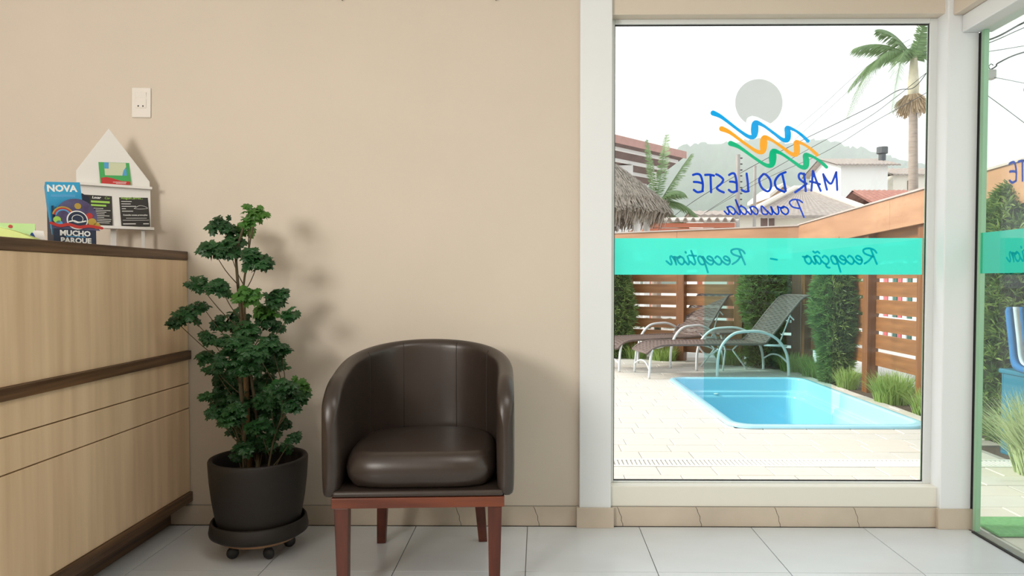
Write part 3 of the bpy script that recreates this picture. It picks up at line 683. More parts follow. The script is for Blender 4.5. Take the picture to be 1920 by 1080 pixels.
# ================================================================== OUTSIDE: materials
M['deck'] = mat('pale_stone', (.70, .67, .62), .7, col2=(.61, .58, .535), vscale=2.4, bump=.15, bscale=25)
M['deck_b'] = mat('pale_stone_warm', (.72, .67, .60), .7, col2=(.64, .59, .53), vscale=2.0, bump=.15, bscale=25)
M['deck_joint'] = mat('deck_joint', (.44, .41, .365), .9, var=.2)
M['grate'] = mat('white_grate', (.78, .77, .74), .5, var=.03)
M['drain_dark'] = mat('drain_channel', (.10, .095, .09), .9, var=.2)
M['pool'] = mat('blue_fibreglass', (.38, .73, .93), .16, col2=(.43, .77, .94), vscale=1.5, spec=.5)
M['fence'] = mat('varnished_board', (.32, .135, .042), .42, col2=(.21, .084, .025), vscale=2.5, stretch=(1.2, 14, 14), detail=5)
M['fence_post'] = mat('varnished_post', (.25, .10, .033), .42, col2=(.16, .062, .020), vscale=2.5, stretch=(14, 14, 1.0), detail=5)
M['fascia'] = mat('fascia_board', (.52, .28, .155), .5, col2=(.38, .19, .10), vscale=1.6, stretch=(1.0, 5, 5), detail=6)
M['flash'] = mat('roof_flashing', (.52, .44, .40), .6, var=.15)
M['metal_tube'] = mat('painted_tube', (.74, .77, .78), .32, metal=.0, var=.03)
M['wicker'] = mat('brown_wicker', (.18, .128, .112), .55, var=.25, vscale=40)
M['hedge'] = mat('podocarpus_leaf', (.12, .22, .065), .45, col2=(.06, .13, .035), vscale=14, transl=.3)
M['hedge_b'] = mat('podocarpus_leaf_light', (.26, .36, .11), .45, col2=(.15, .25, .065), vscale=14, transl=.3)
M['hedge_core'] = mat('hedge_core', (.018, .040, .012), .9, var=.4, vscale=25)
M['bark'] = mat('bark', (.12, .085, .055), .9, var=.3, vscale=30)
M['grassy'] = mat('bed_grass', (.34, .47, .14), .5, col2=(.22, .36, .085), vscale=10, transl=.25)
M['grassy_light'] = mat('pale_grass', (.50, .58, .34), .5, col2=(.36, .46, .22), vscale=10, transl=.25)
M['earth'] = mat('garden_soil', (.10, .07, .045), .95, var=.4, vscale=20, bump=.5, bscale=40)
M['street'] = mat('pale_street', (.62, .60, .57), .9, var=.12, vscale=.6)
M['house'] = mat('cream_render', (.80, .75, .66), .9, var=.05, vscale=1)
M['house_w'] = mat('white_render', (.84, .83, .81), .9, var=.04, vscale=1)
M['rooftile'] = mat('grey_rooftile', (.40, .345, .31), .9, col2=(.30, .25, .225), vscale=5)
M['rooftile_red'] = mat('red_rooftile', (.42, .19, .145), .9, col2=(.31, .13, .10), vscale=5)
M['eave'] = mat('eave_boards', (.22, .15, .14), .8, var=.2, vscale=4)
M['orange'] = mat('salmon_timber', (.62, .20, .115), .7, var=.12, vscale=3)
M['fibro'] = mat('fibre_cement', (.55, .51, .47), .9, var=.15, vscale=3)
M['concrete'] = mat('pole_concrete', (.42, .39, .37), .9, var=.15, vscale=3)
M['thatch'] = mat('dry_thatch', (.42, .36, .30), .95, col2=(.25, .22, .185), vscale=12)
M['thatch_dark'] = mat('thatch_core', (.14, .115, .09), .95, var=.3, vscale=8)
M['frond'] = mat('palm_frond', (.19, .29, .13), .5, col2=(.11, .19, .08), vscale=2, transl=.25)
M['frond_dry'] = mat('dry_palm', (.50, .36, .22), .8, var=.25, vscale=8)
M['palmtrunk'] = mat('palm_trunk', (.36, .29, .24), .9, var=.25, vscale=4, stretch=(1, 1, 6))
M['wire'] = mat('cable_black', (.02, .02, .022), .6, var=.1)
M['forest'] = mat('forest', (.055, .12, .055), .9, col2=(.03, .075, .035), vscale=.25, detail=8)
ZD = -.03
# ------------------------------------------------------------------ ground, deck, drain
PX0_, PX1_, PY0_, PY1_ = 1.335, 2.735, 4.965, 7.465
PP = .035                                  # rim laps over the deck by this much
def slab(name, mt_, z0, z1, rects):
    mb = MB()
    for a, b, c, d in rects: mb.box((a, b, z0), (c, d, z1))
    return struct(mb.build(name, mt_))
hx0, hx1, hy0, hy1 = PX0_ + PP, PX1_ - PP, PY0_ + PP, PY1_ - PP
deck = slab('ground_deck', M['deck_joint'], -.3, ZD - .004, [(-1.5, 3.12, hx0, 9.9), (hx1, 4.5, 2.9, 9.0), (hx0, 3.12, hx1, hy0), (hx0, hy1, hx1, 9.6), (1.79, 1.0, 2.66, 3.12), (hx1 - .06, 3.12, 2.66, 4.5)])
slab('ground_street', M['street'], -.5, -.10, [(-60, 9.9, 90, 160), (3.6, -5, 90, 9.9), (-60, 3.3, -1.5, 9.9)])
pitch = (PY1_ - PY0_ - 2 * PP) / 14; TL = .300; gp_ = .0015; random.seed(5)
pieces = []; outer = []
def back_edge(x):                          # the deck ends in a curve before the back fence
    pts = [(-2, 9.75), (1.03, 9.62), (1.84, 9.18), (2.5, 8.55), (2.92, 7.80)]
    for (a, b), (c, d) in zip(pts, pts[1:]):
        if a <= x <= c: return b + (d - b) * (x - a) / (c - a)
    return 7.8
row = -22
while True:
    y0 = PY0_ + PP + row * pitch; y1 = y0 + pitch
    if y0 > 9.7: break
    off = (row % 2) * TL * .5 + (row % 3) * .05
    k = -5
    while True:
        a = -.2 + off + k * TL; b = a + TL; k += 1
        if a > 2.9: break
        if b < -1.2: continue
        xmin = 1.80 if y1 < 3.15 else -1.2
        segs = [(max(a, xmin), min(b, 2.9 if y0 > 4.5 else 2.66))]
        if y0 >= hy0 - .001 and y1 <= hy1 + .001:
            s2 = []
            for p, q in segs:
                if q <= hx0 or p >= hx1: s2.append((p, q))
                else:
                    if p < hx0: s2.append((p, hx0))
                    if q > hx1: s2.append((hx1, q))
            segs = s2
        for p, q in segs:
            if q - p < .03: continue
            yb = min(y1, back_edge((p + q) / 2)); ya = y0
            if y0 < 3.125 < y1 and p < 1.8: ya = 3.125
            if yb - ya < .03: continue
            if 3.955 < (y0 + y1) / 2 < 4.13: continue
            (outer if (q < .28 + (y0 - 3.1) * .10 or y0 < 1.6) else pieces).append((p, q, ya, yb))
    row += 1
pieces.sort(key=lambda t_: t_[2])
cache = {}
def slab_mesh(w, d, v):
    key = (round(w, 3), round(d, 3), v)
    if key not in cache:
        h = 0.0; e = .004
        mb = MB(); x0, x1, y0, y1 = gp_, w - gp_, gp_, d - gp_
        mb.add([(x0,y0,-.02),(x1,y0,-.02),(x1,y1,-.02),(x0,y1,-.02),(x0,y0,-e),(x1,y0,-e),(x1,y1,-e),(x0,y1,-e),(x0+e,y0+e,h),(x1-e,y0+e,h),(x1-e,y1-e,h),(x0+e,y1-e,h)],
               [(4,5,9,8),(5,6,10,9),(6,7,11,10),(7,4,8,11),(8,9,10,11),(0,1,5,4),(1,2,6,5),(2,3,7,6),(3,0,4,7)])
        m_ = mb.mesh('paving_stone'); m_.materials.append(M['deck' if v else 'deck_b']); cache[key] = m_
    return cache[key]
rest = MB()
for p, q, ya, yb in outer: rest.box((p + gp_, ya + gp_, ZD - .02), (q - gp_, yb - gp_, ZD - .001))
for n, (p, q, ya, yb) in enumerate(pieces):
    dz = random.uniform(-.0025, .001)
    if n < 298:
        o = bpy.data.objects.new('paving_stone', slab_mesh(q - p, yb - ya, random.random() < .6)); C.objects.link(o); o.parent = deck; o.location = (p, ya, ZD + dz)
    else: rest.box((p + gp_, ya + gp_, ZD - .02), (q - gp_, yb - gp_, ZD + dz))
if rest.v: o = rest.build('far_paving', M['deck'], deck); o['kind'] = 'stuff'
# drain
dy0 = min(y for p, q, y, b in pieces if y > 4.1); dyl = max(b for p, q, y, b in pieces if b < 4.0)
dr_ = thing('drain_grate', 'long white slotted drain grate across the stone deck', 'drain', (1.7, (dy0 + dyl) / 2, ZD))
ym = (dy0 + dyl) / 2; hh = (dy0 - dyl) / 2 - .003
MB().box((-1.5, -hh, -.02), (1.2, hh, -.0135)).build('channel', M['drain_dark'], dr_)
MB().box((-1.5, -hh, -.013), (1.2, -.058, .001)).box((-1.5, .058, -.013), (1.2, hh, .001)).build('frame', M['grate'], dr_)
mb = MB(); x = -1.49
while x < 1.19: mb.box((x, -.0575, -.012), (x + .0145, .0575, .0005)); x += .0247
o = mb.build('slats', M['grate'], dr_); o['kind'] = 'stuff'
# mat by the door
MB().box((0, 0, 0), (1.0, .22, .012)).build('door_mat', mat('green_mat', (.20, .45, .20), .9, var=.2, vscale=60), None, bevel=.004, loc=(1.84, 2.87, ZD + .0015))
tag(bpy.data.objects['door_mat'], 'flat green mat on stone deck outside the glass door', 'mat')

# ------------------------------------------------------------------ pool
pool = thing('plunge_pool', 'light blue fibreglass plunge pool set into the stone deck', 'pool', ((PX0_ + PX1_) / 2, (PY0_ + PY1_) / 2, ZD))
def rrect(hx, hy, r, n=7):
    out = []
    for cx_, cy_, a0 in ((hx - r, hy - r, 0), (-hx + r, hy - r, 90), (-hx + r, -hy + r, 180), (hx - r, -hy + r, 270)):
        for j in range(n + 1): out.append((cx_ + r * math.cos(R(a0 + 90 * j / n)), cy_ + r * math.sin(R(a0 + 90 * j / n))))
    return out
HX, HY = (PX1_ - PX0_) / 2, (PY1_ - PY0_) / 2
def loft(levels):
    mb = MB(); k = None
    for ins, r, z in levels:
        ring = rrect(HX - ins, HY - ins, r); k = len(ring); mb.v += [(x, y, z) for x, y in ring]
    for i in range(len(levels) - 1): mb.f += [(i*k+j, i*k+(j+1)%k, (i+1)*k+(j+1)%k, (i+1)*k+j) for j in range(k)]
    return mb, k
mb, k = loft([(.0, .16, .002), (.0, .16, .016), (.006, .158, .023), (.016, .155, .026), (.046, .15, .026), (.056, .147, .022), (.060, .145, .010)])
mb.build('rim', M['pool'], pool, smooth=True)
mb, k = loft([(.060, .145, .010), (.066, .14, -.10), (.070, .14, -.108), (.100, .12, -.112), (.106, .118, -.118), (.110, .118, -.150), (.125, .11, -.156), (.130, .11, -.17), (.150, .10, -.62)])
mb.f.append(tuple(range(8 * k, 9 * k))); mb.build('basin', M['pool'], pool, smooth=False)
for p in pool.children[-1].data.polygons: p.use_smooth = len(p.vertices) == 4
m_ = bpy.data.materials.new('pool_water'); m_.use_nodes = True; nt = m_.node_tree; N = nt.nodes; L = nt.links; N.remove(N['Principled BSDF'])
tp = N.new('ShaderNodeBsdfTransparent'); tp.inputs[0].default_value = (.55, .86, .84, 1); gl = N.new('ShaderNodeBsdfGlossy'); gl.inputs['Roughness'].default_value = .02
fr = N.new('ShaderNodeFresnel'); fr.inputs[0].default_value = 1.33; mx = N.new('ShaderNodeMixShader'); nz = N.new('ShaderNodeTexNoise'); nz.inputs['Scale'].default_value = 5; bp = N.new('ShaderNodeBump'); bp.inputs['Strength'].default_value = .06
L.new(nz.outputs[0], bp.inputs['Height']); L.new(bp.outputs[0], gl.inputs['Normal']); L.new(bp.outputs[0], fr.inputs['Normal'])
L.new(fr.outputs[0], mx.inputs[0]); L.new(tp.outputs[0], mx.inputs[1]); L.new(gl.outputs[0], mx.inputs[2]); L.new(mx.outputs[0], N['Material Output'].inputs[0])
mb = MB(); ring = rrect(HX - .134, HY - .134, .108); mb.add([(x, y, -.185) for x, y in ring], [tuple(range(len(ring)))]); mb.build('water', m_, pool)
MB().lathe([(0, .006), (.018, .006), (.024, .002), (.026, 0)], 20).build('nozzle', M['grate'], pool, loc=(-.22, HY - .107, -.135))
pool.children[-1].rotation_euler = (R(90), 0, 0)

# ------------------------------------------------------------------ fences
BW, BT = .118, .024
def board_mesh(L_, w=BW, mt_='fence', t_=BT):
    m_ = MB().box((0, -t_ / 2, -w / 2), (L_, t_ / 2, w / 2)).mesh('slat'); m_.materials.append(M[mt_]); return m_
def fence(label, posts, z_levels, fascia_z, depth_off, fascia_off, pw=.105, seams=()):
    """posts: list of (x, y) along the line"""
    a = Vector((*posts[0], 0)); b = Vector((*posts[-1], 0)); ang_ = math.atan2((b - a).y, (b - a).x)
    f = thing('wooden_fence', label, 'fence', (a.x, a.y, -.10), ang_, 'wooden fences around the pool deck')
    u = (b - a).normalized()
    ss = [(Vector((*p, 0)) - a).dot(u) for p in posts]
    for s_ in ss:
        MB().box((s_ - pw / 2, -pw / 2, 0), (s_ + pw / 2, pw / 2, fascia_z(s_)[0] + .10 + .02)).build('post', M['fence_post'], f, bevel=.004)
    for s0, s1 in zip(ss, ss[1:]):
        me = board_mesh(s1 - s0 - .004, z_levels[1] - z_levels[0] - .033)
        for z in z_levels:
            o = bpy.data.objects.new('slat', me); C.objects.link(o); o.parent = f; o.location = (s0 + .002, depth_off, z + .10)
    # fascia boards (one per run), capping
    cuts = [ss[0] - .06] + [s_ for s_ in seams] + [ss[-1] + .06]
    for c0, c1 in zip(cuts, cuts[1:]):
        (l0, h0), (l1, h1) = fascia_z(c0), fascia_z(c1)
        MB().prism([(c0 + .001, l0 + .10), (c1 - .001, l1 + .10), (c1 - .001, h1 + .10), (c0 + .001, h0 + .10)], 1, fascia_off - .016, fascia_off + .016).build('fascia', M['fascia'], f, bevel=.002)
        MB().prism([(c0, h0 + .1005), (c1, h1 + .1005), (c1, h1 + .115), (c0, h0 + .115)], 1, fascia_off - .03, fascia_off + .12).build('flashing', M['flash'], f)
    return f
zl = [.155 + .1505 * k for k in range(8)]
bposts = [(-.90, 11.06), (-.20, 10.59), (.45, 10.16), (1.20, 9.66), (1.83, 9.24), (2.45, 8.82), (3.02, 8.44)]
fence('horizontal slat fence behind the two loungers', bposts, [z - .02 for z in zl], lambda s_: (1.38, 1.62), .045, -.070, seams=(1.5, 3.25))
rposts = [(3.085, 8.30), (3.085, 6.72), (3.085, 5.76), (3.085, 4.86), (3.085, 3.85), (3.085, 2.6), (3.085, 1.4)]
def fz(s_):
    t_ = s_ / 3.0; h = 1.63 + .085 * t_; return (h - .262, h)
zl2 = [.275 + .1605 * k for k in range(8)]
fence('orange-brown slat fence with wide fascia running along the pool side', rposts, zl2, fz, .037, -.072, seams=(2.1, 4.6))

# ------------------------------------------------------------------ hedges and grasses
def blade_leaf(mb, p, d, L_, w, n):
    s = d.cross(n); s = s.normalized() if s.length > 1e-6 else Vector((1, 0, 0))
    a = p + d * L_ * .5
    mb.add([p, a - s * w, p + d * L_ - Vector((0, 0, L_ * .12)), a + s * w], [(0, 1, 2, 3)])
def shrub(label, x, y, rx, ry, h, n, z0=-.05, seed=1):
    random.seed(seed); t_ = thing('columnar_shrub', label, 'shrub', (x, y, z0), 0, 'podocarpus shrubs along the fences')
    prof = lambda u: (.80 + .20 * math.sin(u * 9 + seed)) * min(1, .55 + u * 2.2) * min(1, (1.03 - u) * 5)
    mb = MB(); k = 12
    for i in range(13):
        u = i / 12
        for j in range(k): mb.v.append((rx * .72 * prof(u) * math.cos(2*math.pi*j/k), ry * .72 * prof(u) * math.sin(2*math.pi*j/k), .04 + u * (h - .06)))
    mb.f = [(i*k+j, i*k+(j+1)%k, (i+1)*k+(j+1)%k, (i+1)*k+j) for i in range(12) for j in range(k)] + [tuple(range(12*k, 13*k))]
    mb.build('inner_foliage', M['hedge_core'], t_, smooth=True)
    for nm, mt_, cnt in (('foliage', 'hedge', n), ('new_foliage', 'hedge_b', n // 2)):
        mb = MB()
        for _ in range(cnt // 6):
            u = random.random(); an = random.uniform(0, 2 * math.pi); rr = (random.uniform(.66, 1.0) if nm == 'foliage' else random.uniform(.85, 1.08)) * prof(u)
            p = Vector((rx * rr * math.cos(an), ry * rr * math.sin(an), .02 + u * h)); o_ = Vector((math.cos(an), math.sin(an), random.uniform(.1, 1.0))).normalized()
            for q in range(6):
                d = (o_ + Vector((random.uniform(-1, 1), random.uniform(-1, 1), random.uniform(-.8, .8))) * .85).normalized()
                blade_leaf(mb, p, d, random.uniform(.055, .105), random.uniform(.0045, .0072), Vector((random.uniform(-1, 1), random.uniform(-1, 1), random.uniform(-1, 1))))
        mb.build(nm, M[mt_], t_, fix=False)['kind'] = 'stuff'
    MB().tube([(0, 0, -.02), (.01, 0, h * .5), (0, .01, h * .9)], [.025, .018, .006], 7).build('stem', M['bark'], t_)
    return t_
shrub('tall leafy green shrub directly behind the lounger nearest the pool', 2.66, 8.52, .28, .16, 1.33, 8400, seed=2)
shrub('bushy green shrub between two posts of the fence along the pool side', 3.00, 7.28, .225, .26, 1.40, 9600, seed=3)
shrub('dark green shrub at the window pane edge behind the far lounger', 1.02, 9.50, .24, .16, 1.40, 6000, seed=4)
shrub('green shrub seen through the glass door behind the striped cushion', 3.06, 4.68, .28, .27, 1.62, 9600, seed=6)
def tuft(name, label, cat, x, y, r, h, n, mt_, seed, z=-.045, wide=.004, group='grass clumps in the planting bed'):
    random.seed(seed); t_ = MB()
    for _ in range(n):
        an = random.uniform(0, 2*math.pi); q = r * math.sqrt(random.random()) * .65; b = Vector((q * math.cos(an), q * math.sin(an), 0))
        L_ = h * random.uniform(.65, 1.15); an2 = an + random.uniform(-.8, .8); lean = random.uniform(.1, .9) * (.4 + q / r)
        o_ = Vector((math.cos(an2), math.sin(an2), 0)); s = Vector((-o_.y, o_.x, 0)) * wide
        pts = [b + o_ * (lean * L_ * f * f) + Vector((0, 0, L_ * (f - .30 * lean * f * f))) for f in (0, .4, .75, 1)]
        ww = (1, .95, .65, .08); vs = []
        for p, w_ in zip(pts, ww): vs += [p - s * w_, p + s * w_]
        t_.add(vs, [(0, 1, 3, 2), (2, 3, 5, 4), (4, 5, 7, 6)])
    o = t_.build(name, M[mt_], None, fix=False, loc=(x, y, z)); tag(o, label, cat, group); return o
tuft('grass_clump', 'bright green grass clump below the slats between two fence posts', 'grass clump', 3.0, 6.12, .21, .27, 700, 'grassy', 21)
tuft('grass_clump', 'narrow grass clump at the foot of the nearest post in the window', 'grass clump', 3.0, 5.55, .16, .22, 300, 'grassy', 22)
tuft('grass_clump', 'short grass clump at the foot of the bushy pool side shrub', 'grass clump', 2.97, 6.93, .14, .22, 260, 'grassy', 23)
tuft('grass_clump', 'grass clump between lounger backrest and the pool side shrub', 'grass clump', 2.97, 7.75, .2, .24, 420, 'grassy', 24)
tuft('grass_clump', 'grass clump at the fence corner behind the near lounger arm', 'grass clump', 2.90, 8.18, .22, .22, 420, 'grassy', 25)
tuft('grass_clump', 'low grass clump behind the side table legs', 'grass clump', 2.33, 8.83, .22, .24, 420, 'grassy', 26)
tuft('grass_clump', 'low grass clump under the far lounger armrests', 'grass clump', 1.62, 9.27, .25, .22, 420, 'grassy', 27)
tuft('grass_clump', 'low grass clump behind the foot of the far lounger', 'grass clump', 1.28, 9.50, .22, .22, 360, 'grassy', 28)
tuft('ornamental_grass', 'pale arching ornamental grass seen through the glass door', 'grass clump', 2.74, 3.80, .30, .43, 1500, 'grassy_light', 29, wide=.0045)
# planting bed soil
mb = MB(); mb.box((2.9, 4.5, -.3), (3.6, 9.0, -.045)).box((2.66, 1.0, -.3), (3.6, 4.5, -.045))
ed = [(x_, back_edge(x_)) for x_ in (-1.5, 1.03, 1.84, 2.5, 2.92)]
mb.prism([(x_, y_ + .002) for x_, y_ in ed] + [(3.6, 8.2), (3.6, 9.0), (-1.5, 10.9)], 2, -.3, -.046)
struct(mb.build('ground_bed', M['earth']))

# ------------------------------------------------------------------ loungers
def lounger(label, foot, ang_):
    t_ = thing('sun_lounger', label, 'sun lounger', (foot[0], foot[1], ZD), ang_, 'wicker sun loungers by the pool')
    Wd = .52; ZS = .345
    prof = [(-.02, .265), (.03, .305), (.10, .335), (.20, .348), (.50, .348), (.90, .348), (1.30, .345)]
    seat_p = crom(prof, 6)
    back_p = crom([(1.29, .355), (1.42, .50), (1.55, .66), (1.64, .76), (1.71, .83), (1.80, .858)], 6)
    def woven(nm, pr, rail_mt):
        P_, L_ = resample(pr, max(8, int(sum(math.dist(a, b) for a, b in zip(pr, pr[1:])) / .0205)))
        mb = MB(); n_ = len(P_)
        for i, (x, z) in enumerate(P_):
            a, b = P_[max(0, i-1)], P_[min(n_-1, i+1)]; dx, dz = b[0]-a[0], b[1]-a[1]; l = math.hypot(dx, dz); dx, dz = dx/l, dz/l; nx, nz_ = -dz, dx
            h, th = .0070, .003; seg = 8
            for k in range(seg):
                y0, y1 = .012 + (Wd - .024) * k / seg, .012 + (Wd - .024) * (k + 1) / seg
                o0, o1 = (.004 if (k + i) % 2 else -.002), (.004 if (k + 1 + i) % 2 else -.002)
                vs = []
                for y, of in ((y0, o0), (y1, o1)):
                    for sx, sn in ((-h, -th/2), (h, -th/2), (h, th/2), (-h, th/2)): vs.append((x + dx*sx + nx*(sn+of), y, z + dz*sx + nz_*(sn+of)))
                mb.add(vs, [(0,1,5,4),(1,2,6,5),(2,3,7,6),(3,0,4,7)])
        for k in range(1, 24):
            y = .012 + (Wd - .024) * k / 24; mb.tube([(x, y, z - .001) for x, z in P_[::2]], .0034, 4)
        o = mb.build(nm, M['wicker'], t_); o['kind'] = 'stuff'
        for y in (.0, Wd): MB().tube([(x, y, z) for x, z in pr], .0135, 8).build('side_rail', M['wicker'], t_, smooth=True)
        for x, z in (pr[0], pr[-1]): MB().tube([(x, 0, z), (x, Wd, z)], .0135, 8).build('end_rail', M['wicker'], t_, smooth=True)
    woven('seat_weave', seat_p, None); woven('back_weave', back_p, None)
    r = .0155
    for y in (0, Wd):
        sg = -1 if y == 0 else 1
        MB().tube(crom([(.035, y, .305), (.015, y, .20), (.0, y + sg * .005, .002)], 5), r * .85, 8).build('leg', M['metal_tube'], t_, smooth=True)
        ya = y + sg * .032
        arm = crom([(.735, ya, .002), (.745, ya, .22), (.80, ya, .36), (.92, ya, .462), (1.08, ya, .485), (1.24, ya, .475), (1.40, ya, .40), (1.50, ya, .27), (1.535, ya, .12), (1.54, ya, .002)], 6)
        MB().tube(arm, r * .98, 10).build('armrest', M['metal_tube'], t_, smooth=True)
        MB().tube([(1.27, y, .335), (1.515, ya, .325)], r * .8, 8).build('frame_bar', M['metal_tube'], t_, smooth=True)
        MB().tube(crom([(.02, y + sg * .004, .12), (.0, y + sg * .004, .12)], 2), .004, 5)
        MB().tube([(1.56, y + sg * .004, .645), (1.60, y + sg * .02, .60)], .008, 6).build('bracket', M['metal_tube'], t_)
        MB().tube([(1.58, y - sg * .02, .66), (1.45, y - sg * .02, .33)], .008, 6).build('back_support', M['metal_tube'], t_)
    # curved stretchers between the legs
    MB().tube(crom([(.0, 0, .10), (.01, Wd * .25, .15), (.012, Wd * .5, .165), (.01, Wd * .75, .15), (.0, Wd, .10)], 5), .009, 8).build('stretcher', M['metal_tube'], t_, smooth=True)
    MB().tube(crom([(1.54, -.032, .13), (1.54, Wd * .25, .19), (1.54, Wd * .5, .205), (1.54, Wd * .75, .19), (1.54, Wd + .032, .13)], 5), .010, 8).build('stretcher', M['metal_tube'], t_, smooth=True)
    MB().tube(crom([(.74, -.032, .30), (.74, Wd * .25, .235), (.74, Wd * .5, .215), (.74, Wd * .75, .235), (.74, Wd + .032, .30)], 5), .010, 8).build('stretcher', M['metal_tube'], t_, smooth=True)
    return t_
lounger('brown wicker sun lounger beside the pool, nearest the corner post', (1.150, 7.50), R(9))
lounger('brown wicker sun lounger farther back, its foot cut by the window edge', (.895, 8.03), R(32))
# side table between them
st = thing('side_table', 'low wicker side table with crossed white legs between the loungers', 'table', (2.16, 8.42, ZD), R(24))
mb = MB()
for k in range(20): mb.box((-.22 + k * .0222, -.21, .424), (-.22 + k * .0222 + .017, .21, .431))
o = mb.build('woven_top', M['wicker'], st); o['kind'] = 'stuff'
rect_ring(MB(), -.235, .235, -.225, .225, -.222, .222, -.212, .212, 0, .022)
fr_ = MB()
for a, b in (((-.235, -.225), (.235, -.205)), ((-.235, .205), (.235, .225)), ((-.235, -.205), (-.215, .205)), ((.215, -.205), (.235, .205))): fr_.box((a[0], a[1], .412), (b[0], b[1], .434))
fr_.build('frame', M['wicker'], st, bevel=.003)
for s in (-1, 1):
    for q in (-1, 1):
        MB().tube([(s * .20, q * .20, .412), (s * .05, q * .10, .22), (s * .17, q * .205, .001)], .0115, 8).build('leg', M['metal_tube'], st, smooth=True)
MB().tube([(-.05, -.10, .22), (.05, .10, .22)], .012, 8).build('hub', M['wicker'], st); MB().tube([(.05, -.10, .22), (-.05, .10, .22)], .012, 8).build('hub', M['wicker'], st)

# things seen through the glass door
M['stripe_b'] = mat('blue_stripe_cloth', (.02, .16, .42), .8, var=.15, vscale=15); M['stripe_w'] = mat('white_stripe_cloth', (.55, .68, .78), .8, var=.1, vscale=15)
bc = thing('striped_cushion', 'blue and white striped cushion propped on the crate outside the door', 'cushion', (2.925, 4.13, .470), R(82)); bc.scale = (1, .82, 1)
sl = crom([(-.12, .03), (.02, .035), (.08, .07), (.11, .18), (.16, .37)], 6)
for k in range(10):
    y0 = -.20 + k * .04; mb = MB()
    for i, (x, z) in enumerate(sl): mb.v += [(x, y0, z), (x, y0 + .04, z), (x + .022, y0 + .04, z - .028), (x + .022, y0, z - .028)]
    for i in range(len(sl) - 1): mb.f += [(i*4+j, i*4+(j+1)%4, (i+1)*4+(j+1)%4, (i+1)*4+j) for j in range(4)]
    mb.f += [(0, 1, 2, 3), tuple(len(sl) * 4 - 4 + j for j in (3, 2, 1, 0))]
    mb.build('fabric_stripe', M['stripe_b' if k % 2 else 'stripe_w'], bc, smooth=True)
cb = thing('storage_crate', 'blue plastic storage crate at the fence outside the door', 'crate', (2.945, 4.16, -.045), R(2)); cb.scale = (.74, 1, 1)
M['crate'] = mat('blue_plastic', (.01, .16, .26), .4, var=.1)
c_ = MB(); c_.box((-.20, -.20, .0), (.20, .20, .02))
for a, b in (((-.20, -.20), (.20, -.185)), ((-.20, .185), (.20, .20)), ((-.20, -.185), (-.185, .185)), ((.185, -.185), (.20, .185))): c_.box((a[0], a[1], .02), (b[0], b[1], .485))
c_.build('body', M['crate'], cb, bevel=.004)
for z in (.08, .16, .24, .32): MB().box((-.207, -.19, z), (-.2005, .19, z + .018)).build('rib', M['crate'], cb)
MB().box((-.215, -.215, .4855), (.215, .215, .513)).build('lid', M['crate'], cb, bevel=.008)

# ================================================================== BEYOND THE FENCE
def quad_slab(pts, th, up=(0, 0, 1)):
    u = Vector(up) * th; a = [Vector(p) for p in pts]; n = len(a)
    mb = MB(); mb.add(a + [p + u for p in a], [tuple(range(n)), tuple(reversed(range(n, 2*n)))] + [(i, (i+1) % n, (i+1) % n + n, i + n) for i in range(n)]); return mb
# coloured picket fence across the lane (glimpsed between the slats)
pk = thing('picket_fence', 'pink, white and green picket fence across the lane behind the slats', 'fence', (6.4, 8.5, -.10), R(90))
cols = [mat('picket_pink', (.62, .13, .14), .7, var=.1), mat('picket_white', (.82, .82, .80), .7, var=.05), mat('picket_green', (.045, .13, .10), .7, var=.1)]
me = [MB().box((0, -.012, 0), (.13, .012, 1.42)).mesh('picket') for _ in cols]
for m_, c in zip(me, cols): m_.materials.append(c)
for k in range(64):
    o = bpy.data.objects.new('picket', me[(0, 1, 2, 1, 0, 2, 1)[k % 7]]); C.objects.link(o); o.parent = pk; o.location = (k * .17, 0, 0)
MB().box((-.1, .0125, .35), (10.9, .05, .43)).build('rail', cols[1], pk); MB().box((-.1, .0125, 1.15), (10.9, .05, 1.23)).build('rail', cols[1], pk)
# dark palm shrub seen through the back fence
def frond(mb, base, d0, length, droop, width, n=28, leaf_w=.02, tip_drop=.5):
    """arching palm frond with leaflets"""
    d0 = Vector(d0).normalized(); hor = Vector((d0.x, d0.y, 0)); hor = hor.normalized() if hor.length > 1e-3 else Vector((1, 0, 0)); side = Vector((-hor.y, hor.x, 0))
    pts = []
    for i in range(n + 1):
        f = i / n; pts.append(Vector(base) + d0 * length * f + Vector((0, 0, -droop * length * f * f)))
    mb.tube(pts[::3] + ([pts[-1]] if n % 3 else []), [max(.004, .03 * width * (1 - i / (n / 3 + 1))) for i in range(len(pts[::3]) + (1 if n % 3 else 0))], 5)
    for i in range(2, n + 1):
        f = i / n; p = pts[i]; t_ = (pts[i] - pts[i - 1]).normalized(); l = width * (math.sin(math.pi * min(1, f * .80 + .14)) ** .6)
        for s in (-1, 1):
            for q in (0, .5):
                dr = (t_ * .75 + side * s * .8 + Vector((0, 0, -tip_drop - random.uniform(0, .35)))).normalized()
                b = p - (pts[i] - pts[i - 1]) * q; ln = l * random.uniform(.8, 1.1); w = t_ * leaf_w
                mb.add([b - w * .5, b + w * .5, b + dr * ln * .6 + w * .45 + Vector((0, 0, .03 * ln)), b + dr * ln, b + dr * ln * .6 - w * .45], [(0, 1, 2, 4), (4, 2, 3)])
random.seed(31)
dp = thing('fan_shrub', 'dark arching palm shrub glimpsed through the slats behind the loungers', 'shrub', (1.75, 10.6, -.10))
mb = MB()
for k in range(12):
    an = k * 2.4; frond(mb, (0, 0, .4), (math.cos(an), math.sin(an), .7), .75, .5, .22, 14, .012)
mb.build('foliage', M['hedge'], dp, fix=False); MB().tube([(0, 0, 0), (0, 0, .45)], .05, 8).build('stem', M['bark'], dp)

